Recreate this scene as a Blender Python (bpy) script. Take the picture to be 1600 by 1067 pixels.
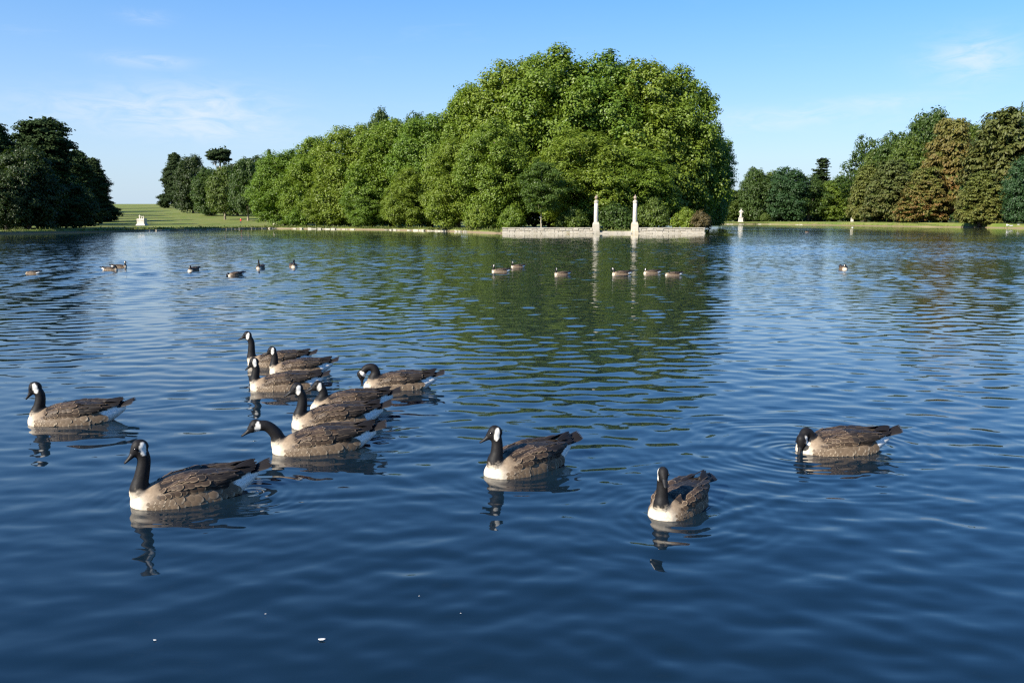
import bpy, bmesh, math, random
import numpy as np
from mathutils import Vector, Matrix, noise as mnoise
from mathutils.bvhtree import BVHTree

SC = bpy.context.scene
COL = SC.collection
for o in list(bpy.data.objects):
    bpy.data.objects.remove(o)

# ------------------------------------------------------------------ camera
F = 1333.3; CXP = 800.0; CYP = 533.5; H_CAM = 1.5; Y_HOR = 343.0
PITCH = math.atan((CYP - Y_HOR) / F)
cam = bpy.data.cameras.new('camera'); cam.lens = 30.0; cam.sensor_width = 36.0
cam.clip_start = 0.1; cam.clip_end = 12000
cam_ob = bpy.data.objects.new('camera', cam); COL.objects.link(cam_ob)
cam_ob.location = (0, 0, H_CAM); cam_ob.rotation_euler = (math.pi / 2 - PITCH, 0, 0)
SC.camera = cam_ob

# ------------------------------------------------------------------ sun, sky, exposure
SUN_AZ = math.radians(133)      # measured from the view direction towards the left
SUN_EL = math.radians(32)
S = Vector((-math.sin(SUN_AZ) * math.cos(SUN_EL), math.cos(SUN_AZ) * math.cos(SUN_EL), math.sin(SUN_EL)))
sun = bpy.data.lights.new('sun', 'SUN'); sun.energy = 5.0; sun.angle = math.radians(0.53); sun.color = (1.0, 0.93, 0.80)
sun_ob = bpy.data.objects.new('sun', sun); COL.objects.link(sun_ob)
sun_ob.rotation_euler = S.to_track_quat('Z', 'Y').to_euler(); sun_ob.location = S * 100

world = bpy.data.worlds.new('World'); SC.world = world; world.use_nodes = True
WT = world.node_tree


class NT:
    """tiny node-building helper"""
    def __init__(self, tree): self.t = tree
    def n(self, typ, **kw):
        nd = self.t.nodes.new(typ)
        for k, v in kw.items(): setattr(nd, k, v)
        return nd
    def l(self, a, b): self.t.links.new(a, b)
    def put(self, sock, v):
        if hasattr(v, 'is_output') or hasattr(v, 'links'): self.l(v, sock)
        else: sock.default_value = v
    def m(self, op, a, b=None, c=None, clamp=False):
        nd = self.n('ShaderNodeMath', operation=op, use_clamp=clamp)
        self.put(nd.inputs[0], a)
        if b is not None: self.put(nd.inputs[1], b)
        if c is not None: self.put(nd.inputs[2], c)
        return nd.outputs[0]
    def mix(self, fac, a, b, blend='MIX'):
        nd = self.n('ShaderNodeMix', data_type='RGBA', blend_type=blend)
        self.put(nd.inputs[0], fac); self.put(nd.inputs[6], a); self.put(nd.inputs[7], b)
        return nd.outputs[2]
    def ramp(self, v, a, b, lo=0.0, hi=1.0, smooth=True):
        nd = self.n('ShaderNodeMapRange', interpolation_type='SMOOTHSTEP' if smooth else 'LINEAR')
        self.put(nd.inputs[0], v)
        for i, q in enumerate((a, b, lo, hi)): nd.inputs[1 + i].default_value = q
        return nd.outputs[0]
    def noise(self, vec, scale, detail=2.0, rough=0.5, dist=0.0):
        nd = self.n('ShaderNodeTexNoise')
        if vec is not None: self.l(vec, nd.inputs['Vector'])
        nd.inputs['Scale'].default_value = scale; nd.inputs['Detail'].default_value = detail
        nd.inputs['Roughness'].default_value = rough; nd.inputs['Distortion'].default_value = dist
        return nd
    def mapping(self, vec, scale=(1, 1, 1), rot=(0, 0, 0), loc=(0, 0, 0)):
        nd = self.n('ShaderNodeMapping'); self.l(vec, nd.inputs[0])
        nd.inputs['Scale'].default_value = scale; nd.inputs['Rotation'].default_value = rot
        nd.inputs['Location'].default_value = loc
        return nd.outputs[0]


def build_world():
    w = NT(WT); bg = WT.nodes['Background']
    sky = w.n('ShaderNodeTexSky'); sky.sky_type = 'NISHITA'; sky.sun_disc = False
    sky.sun_elevation = SUN_EL; sky.sun_rotation = 2 * math.pi - SUN_AZ
    sky.air_density = 1.0; sky.dust_density = 0.35; sky.ozone_density = 2.2; sky.altitude = 100
    hs = w.n('ShaderNodeHueSaturation'); hs.inputs['Saturation'].default_value = 1.62; hs.inputs['Value'].default_value = 1.0
    w.l(sky.outputs[0], hs.inputs['Color'])
    tint = w.mix(1.0, hs.outputs[0], (0.95, 0.90, 1.08, 1), 'MULTIPLY')
    # thin cirrus
    tc = w.n('ShaderNodeTexCoord').outputs['Generated']
    sp = w.n('ShaderNodeSeparateXYZ'); w.l(tc, sp.inputs[0])
    az = w.m('ARCTAN2', sp.outputs[0], sp.outputs[1]); el = w.m('ARCSINE', sp.outputs[2])
    cb = w.n('ShaderNodeCombineXYZ'); w.l(az, cb.inputs[0]); w.l(el, cb.inputs[1])
    v = w.mapping(cb.outputs[0], scale=(5, 30, 1), rot=(0, 0, 0.06))
    streak = w.noise(v, 1.6, 6, 0.6, 0.7).outputs[0]
    total = w.m('MULTIPLY', w.ramp(streak, 0.55, 0.85), 0.08)
    spots = [(-0.345, 0.117, 0.075, 0.020, 0.62), (-0.46, 0.112, 0.07, 0.014, 0.25), (0.482, 0.158, 0.036, 0.019, 0.55),
             (0.30, 0.108, 0.10, 0.010, 0.36), (-0.392, 0.163, 0.035, 0.006, 0.4), (0.40, 0.122, 0.06, 0.006, 0.3),
             (-0.39, 0.205, 0.02, 0.006, 0.25), (-0.33, 0.092, 0.09, 0.010, 0.25)]
    fine = w.noise(w.mapping(cb.outputs[0], scale=(14, 50, 1), rot=(0, 0, -0.12)), 1.5, 5, 0.6, 1.0).outputs[0]
    for (a0, e0, wa, we, st) in spots:
        da = w.m('DIVIDE', w.m('SUBTRACT', az, a0), wa); de = w.m('DIVIDE', w.m('SUBTRACT', el, e0), we)
        r = w.m('ADD', w.m('MULTIPLY', da, da), w.m('MULTIPLY', de, de))
        g = w.m('EXPONENT', w.m('MULTIPLY', r, -0.8))
        total = w.m('ADD', total, w.m('MULTIPLY', w.m('MULTIPLY', g, w.ramp(fine, 0.25, 0.72)), st))
    up = w.ramp(el, 0.0, 0.05)
    total = w.m('MULTIPLY', w.m('MINIMUM', total, 0.85), up)
    low = w.m('MULTIPLY', w.m('EXPONENT', w.m('MULTIPLY', w.m('MAXIMUM', el, 0.0), -1 / 0.25)), 0.96)
    tint = w.mix(low, tint, (2.60, 3.42, 4.30, 1))      # pale air near the horizon, all round
    colr = w.mix(total, tint, (4.5, 4.75, 5.0, 1))
    w.l(colr, bg.inputs[0]); bg.inputs[1].default_value = 0.088


build_world()
SC.view_settings.view_transform = 'Standard'; SC.view_settings.look = 'None'
SC.view_settings.exposure = 1.2; SC.view_settings.gamma = 1.0; SC.view_settings.use_curve_mapping = False
SC.render.engine = 'CYCLES'
SC.cycles.max_bounces = 6; SC.cycles.diffuse_bounces = 3; SC.cycles.glossy_bounces = 3
SC.cycles.transmission_bounces = 3; SC.cycles.caustics_reflective = False; SC.cycles.caustics_refractive = False
SC.cycles.use_denoising = False; SC.cycles.filter_width = 1.3
try: SC.cycles.denoiser = 'OPENIMAGEDENOISE'
except Exception: pass


# ------------------------------------------------------------------ helpers
def ray(px, py):
    xc = (px - CXP) / F; yc = -(py - CYP) / F
    c, s = math.cos(PITCH), math.sin(PITCH)
    return Vector((xc, c + yc * s, -s + yc * c))
def on_water(px, py, z=0.0):
    d = ray(px, py); k = (z - H_CAM) / d.z
    return Vector((0, 0, H_CAM)) + d * k
def at_y(px, py, Y):
    d = ray(px, py); return Vector((0, 0, H_CAM)) + d * (Y / d.y)


def tag(o, label=None, cat=None, group=None, kind=None):
    if label: o['label'] = label
    if cat: o['category'] = cat
    if group: o['group'] = group
    if kind: o['kind'] = kind
    return o
def obj(name, me, parent=None, mat=None):
    o = bpy.data.objects.new(name, me)
    if mat and not me.materials: me.materials.append(mat)
    COL.objects.link(o)
    if parent: o.parent = parent
    return o
def empty(name, loc=(0, 0, 0), rz=0.0, scale=1.0):
    o = bpy.data.objects.new(name, None); COL.objects.link(o)
    o.location = loc; o.rotation_euler = (0, 0, rz); o.scale = (scale,) * 3
    o.empty_display_size = 0.2
    return o
def mesh_np(name, V, faces, smooth=False):
    """V (n,3) array; faces: (m,k) int array (k=3 or 4)"""
    me = bpy.data.meshes.new(name)
    V = np.ascontiguousarray(V, dtype=np.float32); Fa = np.ascontiguousarray(faces, dtype=np.int32)
    m, k = Fa.shape
    me.vertices.add(len(V)); me.vertices.foreach_set('co', V.ravel())
    me.loops.add(m * k); me.loops.foreach_set('vertex_index', Fa.ravel())
    me.polygons.add(m); me.polygons.foreach_set('loop_start', np.arange(m, dtype=np.int32) * k)
    me.update(calc_edges=True); me.validate()
    me.polygons.foreach_set('use_smooth', np.full(m, smooth, dtype=bool))
    return me
def point_attr(me, name, arr):
    a = me.attributes.new(name, 'FLOAT', 'POINT'); a.data.foreach_set('value', np.asarray(arr, dtype=np.float32))
def color_attr(me, name, arr):
    a = me.attributes.new(name, 'FLOAT_COLOR', 'POINT')
    c = np.ones((len(arr), 4), dtype=np.float32); c[:, :3] = arr
    a.data.foreach_set('color', c.ravel())
def bm_mesh(name, bm, smooth=False):
    me = bpy.data.meshes.new(name); bm.to_mesh(me); bm.free()
    if smooth:
        for p in me.polygons: p.use_smooth = True
    return me
def rings_to_bm(bm, rings, cap=True, close=True):
    vs = [[bm.verts.new(p) for p in r] for r in rings]
    n = len(vs[0])
    for a, b in zip(vs[:-1], vs[1:]):
        for i in range(n):
            j = (i + 1) % n
            if not close and j == 0: continue
            bm.faces.new((a[i], a[j], b[j], b[i]))
    if cap:
        bm.faces.new(list(reversed(vs[0]))); bm.faces.new(vs[-1])
def tube_rings(pts, radii, n=10, flat=1.0):
    """rings around a polyline; radii scalar per point or (a,b)"""
    pts = [Vector(p) for p in pts]; out = []
    up = Vector((0, 1, 0.001))
    for i, p in enumerate(pts):
        t = (pts[min(i + 1, len(pts) - 1)] - pts[max(i - 1, 0)]).normalized()
        if abs(t.dot(up)) > 0.95: up = Vector((1, 0, 0.001))
        a = up.cross(t).normalized(); b = t.cross(a).normalized(); up = b
        r = radii[i]; ra, rb = (r, r) if not isinstance(r, tuple) else r
        out.append([p + a * (ra * math.cos(2 * math.pi * k / n)) + b * (rb * math.sin(2 * math.pi * k / n)) for k in range(n)])
    return out
def add_tube(bm, pts, radii, n=8): rings_to_bm(bm, tube_rings(pts, radii, n))
def add_lathe(bm, prof, n=16, sq=False, cx=0.0, cy=0.0, rot=0.0):
    rings = []
    for (r, z) in prof:
        if sq:
            m = r
            rings.append([Vector((cx + m * a, cy + m * b, z)) for a, b in ((-1, -1), (1, -1), (1, 1), (-1, 1))])
        else:
            rings.append([Vector((cx + r * math.cos(2 * math.pi * k / n + rot), cy + r * math.sin(2 * math.pi * k / n + rot), z)) for k in range(n)])
    rings_to_bm(bm, rings)
def catmull(P, n):
    P = [Vector(p) for p in P]; Q = [P[0] * 2 - P[1]] + P + [P[-1] * 2 - P[-2]]
    out = []
    segs = len(P) - 1
    for k in range(n + 1):
        t = k / n * segs; i = min(int(t), segs - 1); u = t - i
        a, b, c, d = Q[i:i + 4]
        out.append(0.5 * ((2 * b) + (c - a) * u + (2 * a - 5 * b + 4 * c - d) * u * u + (3 * b - a - 3 * c + d) * u ** 3))
    return out
def smooth(a, b, x):
    t = np.clip((x - a) / (b - a), 0, 1); return t * t * (3 - 2 * t)


def material(name):
    m = bpy.data.materials.new(name); m.use_nodes = True
    nt = NT(m.node_tree); b = m.node_tree.nodes['Principled BSDF']
    return m, nt, b


# ------------------------------------------------------------------ materials
def mat_grass():
    m, n, b = material('grass')
    pos = n.n('ShaderNodeNewGeometry').outputs['Position']
    big = n.noise(pos, 0.06, 4, 0.6).outputs[0]; mid = n.noise(n.mapping(pos, (0.6, 0.25, 1)), 1.2, 5, 0.65).outputs[0]
    fine = n.noise(pos, 9, 3, 0.7).outputs[0]
    c = n.mix(n.ramp(big, 0.35, 0.65), (0.098, 0.142, 0.022, 1), (0.150, 0.172, 0.036, 1))
    c = n.mix(n.ramp(mid, 0.42, 0.7), c, (0.19, 0.175, 0.06, 1))
    c = n.mix(n.m('MULTIPLY', n.ramp(fine, 0.3, 0.75), 0.4), c, (0.06, 0.09, 0.02, 1))
    # earthy / stony lip right at the water's edge
    z = n.n('ShaderNodeSeparateXYZ'); n.l(pos, z.inputs[0])
    edge = n.ramp(n.m('ADD', z.outputs[2], n.m('MULTIPLY', n.m('SUBTRACT', fine, 0.5), 0.25)), 0.08, 0.22, 1.0, 0.0)
    c = n.mix(edge, c, (0.17, 0.13, 0.085, 1))
    n.l(c, b.inputs['Base Color']); b.inputs['Roughness'].default_value = 0.9; b.inputs['Specular IOR Level'].default_value = 0.2
    bp = n.n('ShaderNodeBump'); bp.inputs['Strength'].default_value = 0.6; bp.inputs['Distance'].default_value = 0.08
    n.l(n.noise(pos, 3, 4, 0.7).outputs[0], bp.inputs['Height']); n.l(bp.outputs[0], b.inputs['Normal'])
    return m
def mat_stone(name, base, stain, lich=0.25, scale=3.0):
    m, n, b = material(name)
    tc = n.n('ShaderNodeTexCoord').outputs['Object']; rnd = n.n('ShaderNodeObjectInfo').outputs['Random']
    big = n.noise(tc, scale, 5, 0.65).outputs[0]; fine = n.noise(tc, scale * 9, 4, 0.7).outputs[0]
    c = n.mix(n.ramp(big, 0.38, 0.7), base, stain)
    c = n.mix(n.m('MULTIPLY', n.ramp(fine, 0.55, 0.7), 0.5), c, (0.10, 0.095, 0.085, 1))
    c = n.mix(n.m('MULTIPLY', n.ramp(n.noise(tc, scale * 2.3, 3, 0.6).outputs[0], 0.58, 0.68), lich), c, (0.42, 0.27, 0.06, 1))
    c = n.mix(n.m('MULTIPLY', rnd, 0.25), c, (0.55, 0.5, 0.43, 1))
    n.l(c, b.inputs['Base Color']); b.inputs['Roughness'].default_value = 0.85
    bp = n.n('ShaderNodeBump'); bp.inputs['Strength'].default_value = 0.7; bp.inputs['Distance'].default_value = 0.02
    n.l(fine, bp.inputs['Height']); n.l(bp.outputs[0], b.inputs['Normal'])
    return m
def mat_leaf(name, hue_var=0.35, trans=0.34, rough=0.55, brown=None, spec=0.3):
    m, n, b = material(name)
    oi = n.n('ShaderNodeObjectInfo')
    at = n.n('ShaderNodeAttribute', attribute_name='var').outputs['Fac']
    cl = n.n('ShaderNodeAttribute', attribute_name='clump').outputs['Fac']
    col = oi.outputs['Color']
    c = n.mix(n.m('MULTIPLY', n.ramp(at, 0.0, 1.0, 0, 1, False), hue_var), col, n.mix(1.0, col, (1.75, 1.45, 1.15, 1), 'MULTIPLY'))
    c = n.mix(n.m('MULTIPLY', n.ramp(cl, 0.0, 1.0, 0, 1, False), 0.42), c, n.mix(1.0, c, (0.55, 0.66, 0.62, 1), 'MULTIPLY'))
    if brown:
        br = n.n('ShaderNodeAttribute', attribute_name='dry').outputs['Fac']
        c = n.mix(br, c, brown)
    n.l(c, b.inputs['Base Color']); b.inputs['Roughness'].default_value = rough
    b.inputs['Specular IOR Level'].default_value = spec
    tr = n.n('ShaderNodeBsdfTranslucent'); n.l(n.mix(1.0, c, (1.15, 1.25, 0.6, 1), 'MULTIPLY'), tr.inputs[0])
    mx = n.n('ShaderNodeMixShader'); mx.inputs[0].default_value = trans
    n.l(b.outputs[0], mx.inputs[1]); n.l(tr.outputs[0], mx.inputs[2])
    n.l(mx.outputs[0], m.node_tree.nodes['Material Output'].inputs[0])
    return m
def mat_bark(name, c1, c2):
    m, n, b = material(name)
    tc = n.n('ShaderNodeTexCoord').outputs['Object']
    f = n.noise(n.mapping(tc, (3, 3, 0.7)), 2.5, 5, 0.7).outputs[0]
    n.l(n.mix(n.ramp(f, 0.35, 0.65), c1, c2), b.inputs['Base Color']); b.inputs['Roughness'].default_value = 0.9
    bp = n.n('ShaderNodeBump'); bp.inputs['Distance'].default_value = 0.05; n.l(f, bp.inputs['Height']); n.l(bp.outputs[0], b.inputs['Normal'])
    return m
def mat_plain(name, col, rough=0.6, spec=0.4):
    m, n, b = material(name)
    tc = n.n('ShaderNodeTexCoord').outputs['Object']
    f = n.noise(tc, 40, 3, 0.6).outputs[0]
    dark = tuple(q * 0.7 for q in col[:3]) + (1,)
    n.l(n.mix(n.ramp(f, 0.3, 0.7), dark, col), b.inputs['Base Color'])
    b.inputs['Roughness'].default_value = rough; b.inputs['Specular IOR Level'].default_value = spec
    return m
def mat_plumage():
    m, n, b = material('plumage')
    c = n.n('ShaderNodeAttribute', attribute_name='plume').outputs['Color']
    tc = n.n('ShaderNodeTexCoord').outputs['Object']
    f = n.noise(n.mapping(tc, (30, 70, 70)), 1.6, 4, 0.7).outputs[0]
    n.l(n.mix(n.m('MULTIPLY', n.ramp(f, 0.3, 0.7), 0.22), c, n.mix(1.0, c, (0.62, 0.60, 0.57, 1), 'MULTIPLY')), b.inputs['Base Color'])
    b.inputs['Roughness'].default_value = 0.6; b.inputs['Specular IOR Level'].default_value = 0.18
    bp = n.n('ShaderNodeBump'); bp.inputs['Distance'].default_value = 0.0014; bp.inputs['Strength'].default_value = 0.6
    n.l(f, bp.inputs['Height']); n.l(bp.outputs[0], b.inputs['Normal'])
    return m
def mat_feather(name, base, tip, edge_amt=0.6, tip_start=0.72, var=0.35):
    m, n, b = material(name)
    uv = n.n('ShaderNodeUVMap', uv_map='UVMap').outputs[0]
    sp = n.n('ShaderNodeSeparateXYZ'); n.l(uv, sp.inputs[0])
    across = n.m('MULTIPLY', n.m('ABSOLUTE', n.m('SUBTRACT', sp.outputs[0], 0.5)), 2.0)
    tp = n.ramp(sp.outputs[1], tip_start, 0.97)
    ed = n.m('MULTIPLY', n.ramp(across, 0.55, 1.0), edge_amt)
    rnd = n.n('ShaderNodeObjectInfo').outputs['Random']
    mask = n.m('MULTIPLY', n.m('MAXIMUM', tp, ed), n.ramp(rnd, 0, 1, 0.45, 1.0, False))
    tc = n.n('ShaderNodeTexCoord').outputs['Object']
    barb = n.noise(n.mapping(tc, (6, 40, 1)), 1.0, 3, 0.6).outputs[0]
    c0 = n.mix(n.m('MULTIPLY', rnd, var), base, tuple(q * 1.7 for q in base[:3]) + (1,))
    c0 = n.mix(n.m('MULTIPLY', n.ramp(barb, 0.35, 0.7), 0.4), c0, tuple(q * 0.5 for q in base[:3]) + (1,))
    n.l(n.mix(mask, c0, tip), b.inputs['Base Color'])
    b.inputs['Roughness'].default_value = 0.55; b.inputs['Specular IOR Level'].default_value = 0.2
    return m


M_GRASS = mat_grass()
M_STONE = mat_stone('pale_stone', (0.36, 0.33, 0.275, 1), (0.22, 0.20, 0.155, 1), 0.3, 1.2)
M_STATUE = mat_stone('white_marble', (0.52, 0.48, 0.42, 1), (0.36, 0.335, 0.285, 1), 0.05)
M_CAP = mat_stone('rusty_stone', (0.24, 0.18, 0.13, 1), (0.15, 0.115, 0.085, 1), 0.4)
M_LEAF = mat_leaf('broad_leaves', 0.45, 0.38, 0.46, None, 0.36)
M_NEEDLE = mat_leaf('needles', 0.3, 0.08, 0.7, None, 0.1)
M_CHEST = mat_leaf('chestnut_leaves', 0.4, 0.22, 0.55, (0.17, 0.085, 0.026, 1))
M_BARK = mat_bark('grey_bark', (0.16, 0.135, 0.105, 1), (0.07, 0.055, 0.042, 1))
M_PALE_BARK = mat_bark('pale_bark', (0.38, 0.33, 0.25, 1), (0.20, 0.17, 0.12, 1))
M_PLUME = mat_plumage()
M_FL = mat_feather('flank_feather', (0.112, 0.080, 0.052, 1), (0.38, 0.305, 0.215, 1), 0.25, 0.74)
M_FC = mat_feather('covert_feather', (0.046, 0.031, 0.021, 1), (0.30, 0.22, 0.14, 1), 0.6, 0.84)
M_FD = mat_feather('dark_feather', (0.017, 0.0135, 0.0115, 1), (0.135, 0.102, 0.07, 1), 0.6, 0.90)
M_FT = mat_feather('tail_feather', (0.009, 0.0075, 0.007, 1), (0.045, 0.036, 0.03, 1), 0.4, 0.95)
M_BILL = mat_plain('black_bill', (0.010, 0.010, 0.011, 1), 0.55, 0.25)
M_EYE = mat_plain('dark_eye', (0.012, 0.008, 0.006, 1), 0.08, 0.7)
M_WHITE = mat_plain('white_down', (0.6, 0.6, 0.58, 1), 0.8, 0.2)

# ------------------------------------------------------------------ shoreline, ground, water
SHORE = [(-900, 75), (-60, 80), (-54.5, 88), (-55.5, 112), (-55, 131), (-40, 143), (-18.8, 125), (-7, 108), (-1.2, 92.2), (20.4, 92.2),
         (23.5, 110), (25.5, 258), (40, 268), (80, 264), (85.6, 255), (86.6, 200), (85.0, 165), (87, 143), (96, 128), (900, 120)]
SHX = [p[0] for p in SHORE]; SHY = [p[1] for p in SHORE]
def shore_y(x): return np.interp(x, sorted(SHX), [y for _, y in sorted(SHORE)])
def ground_z(x, y):
    """height of the land (vectorised); the left avenue climbs to a crest"""
    x = np.asarray(x, float); y = np.asarray(y, float)
    ang = x / np.maximum(y, 1.0)
    t = np.clip((y - 145) / 260.0, 0, 1.12)
    hill = 8.2 * (t ** 1.25) * smooth(-0.02, -0.16, ang)
    far = np.clip((y - 420) / 900.0, 0, 1) * -4.0 * smooth(-0.02, -0.16, ang)
    right = 0.45 * smooth(0, 14, y - shore_y(x)) * smooth(20, 60, x)
    wob = 0.02 * np.sin(x * 0.13 + 0.4) * np.sin(y * 0.09)
    return 0.36 + hill + far + right + wob * smooth(2, 12, y - shore_y(x))


def build_ground():
    xs = np.concatenate([np.linspace(-900, -120, 14), np.arange(-112, -60, 4.0), np.arange(-60, -52, 0.5), np.arange(-52, 20, 2.0),
                         np.arange(20, 27, 0.5), np.arange(27, 83, 2.0), np.arange(83, 98, 0.6), np.arange(98, 140, 4.0), np.linspace(150, 900, 12)])
    offs = np.array([-4, -1.0, -0.25, 0.0, 0.25, 0.8, 1.8, 4, 8, 14, 22, 32, 45, 60, 80, 100, 125, 150, 180, 215, 250, 290, 330, 400, 520, 800, 1500, 4000, 8000], float)
    X = np.repeat(xs[:, None], len(offs), 1); ys = shore_y(xs)
    jit = 0.5 * np.sin(xs * 1.7) + 0.35 * np.sin(xs * 0.61 + 1)
    Y = ys[:, None] + offs[None, :] + jit[:, None]
    Z = ground_z(X, Y)
    prof = np.interp(offs, [-4, -1, -0.25, 0.0, 0.25, 0.8, 1.8, 4], [-1.2, -0.5, -0.12, 0.05, 0.18, 0.28, 0.33, 0.36])
    near = offs < 4
    Z[:, near] = prof[near][None, :]
    nx, ny = X.shape
    V = np.stack([X, Y, Z], -1).reshape(-1, 3)
    i, j = np.meshgrid(np.arange(nx - 1), np.arange(ny - 1), indexing='ij')
    a = (i * ny + j).ravel()
    Fq = np.stack([a, a + ny, a + ny + 1, a + 1], -1)
    me = mesh_np('ground', V, Fq, True)
    return tag(obj('ground', me, None, M_GRASS), kind='structure')
build_ground()


GEESE_RIPPLES = []      # (x, y, wavelength, reach, amplitude) filled below, used by the water material

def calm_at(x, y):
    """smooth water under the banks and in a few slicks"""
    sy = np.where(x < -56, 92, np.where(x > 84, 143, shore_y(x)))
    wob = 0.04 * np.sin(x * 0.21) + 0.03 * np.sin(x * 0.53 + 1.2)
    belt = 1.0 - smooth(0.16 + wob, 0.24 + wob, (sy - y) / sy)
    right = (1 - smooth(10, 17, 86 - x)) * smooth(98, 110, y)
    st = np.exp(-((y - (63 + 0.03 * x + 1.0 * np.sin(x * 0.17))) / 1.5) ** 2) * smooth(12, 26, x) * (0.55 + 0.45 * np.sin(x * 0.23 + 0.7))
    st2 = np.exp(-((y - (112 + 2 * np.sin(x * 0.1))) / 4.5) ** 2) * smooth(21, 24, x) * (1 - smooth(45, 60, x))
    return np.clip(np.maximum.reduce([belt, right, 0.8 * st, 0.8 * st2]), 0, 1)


def wave_height(x, y, spacing, calm):
    """sum of small wind waves; components too short for the mesh are left to the material's bump"""
    r = np.random.default_rng(7); h = np.zeros_like(x)
    gust = 0.8 + 0.25 * np.sin(x * 0.11 + 0.5 * np.sin(y * 0.07)) * np.sin(y * 0.16 + 1.0) + 0.12 * np.sin(x * 0.31 + y * 0.23)
    fetch = 0.70 + 0.30 * smooth(4, 16, y)
    for k in range(60):
        lam = 0.10 * (0.54 / 0.10) ** (k / 59.0) * r.uniform(0.93, 1.07)
        th = r.normal(0.08, 0.60); kx, ky = math.sin(th), math.cos(th); q = 2 * math.pi / lam
        slope = 0.0108 * SLOPE * (1.0 + 0.65 * smooth(0.28, 0.45, lam) * smooth(7, 24, y))
        res = smooth(3.2, 5.5, lam / spacing)
        near = 1.0 if lam < 0.34 else 0.55 + 0.45 * smooth(5, 16, y)
        ph = q * (kx * x + ky * y) + r.uniform(0, 6.283) + 0.9 * np.sin(0.9 * x / (lam * 3) + k) * np.sin(0.7 * y / (lam * 3) + 2 * k)
        h += slope / q * 1.41 * np.sin(ph) * res * near
    h = h * gust * fetch * (1 - 0.96 * calm)
    for (gx, gy, fx, fy, am) in WAKES:          # faint V wakes behind the swimming birds
        sel = (np.abs(x - gx) < 3.5) & (np.abs(y - gy) < 3.5)
        dx, dy_ = x[sel] - gx, y[sel] - gy; bk = -(dx * fx + dy_ * fy); la = np.abs(-dx * fy + dy_ * fx)
        e = la - 0.34 * bk
        h[sel] += am * np.cos(2 * math.pi * e / 0.15) * np.exp(-((e - 0.10) / 0.13) ** 2) * np.exp(-np.maximum(bk, 0) / 0.9) * smooth(-0.1, 0.15, bk)
    return h
SLOPE = 1.0
WAKES = []


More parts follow.
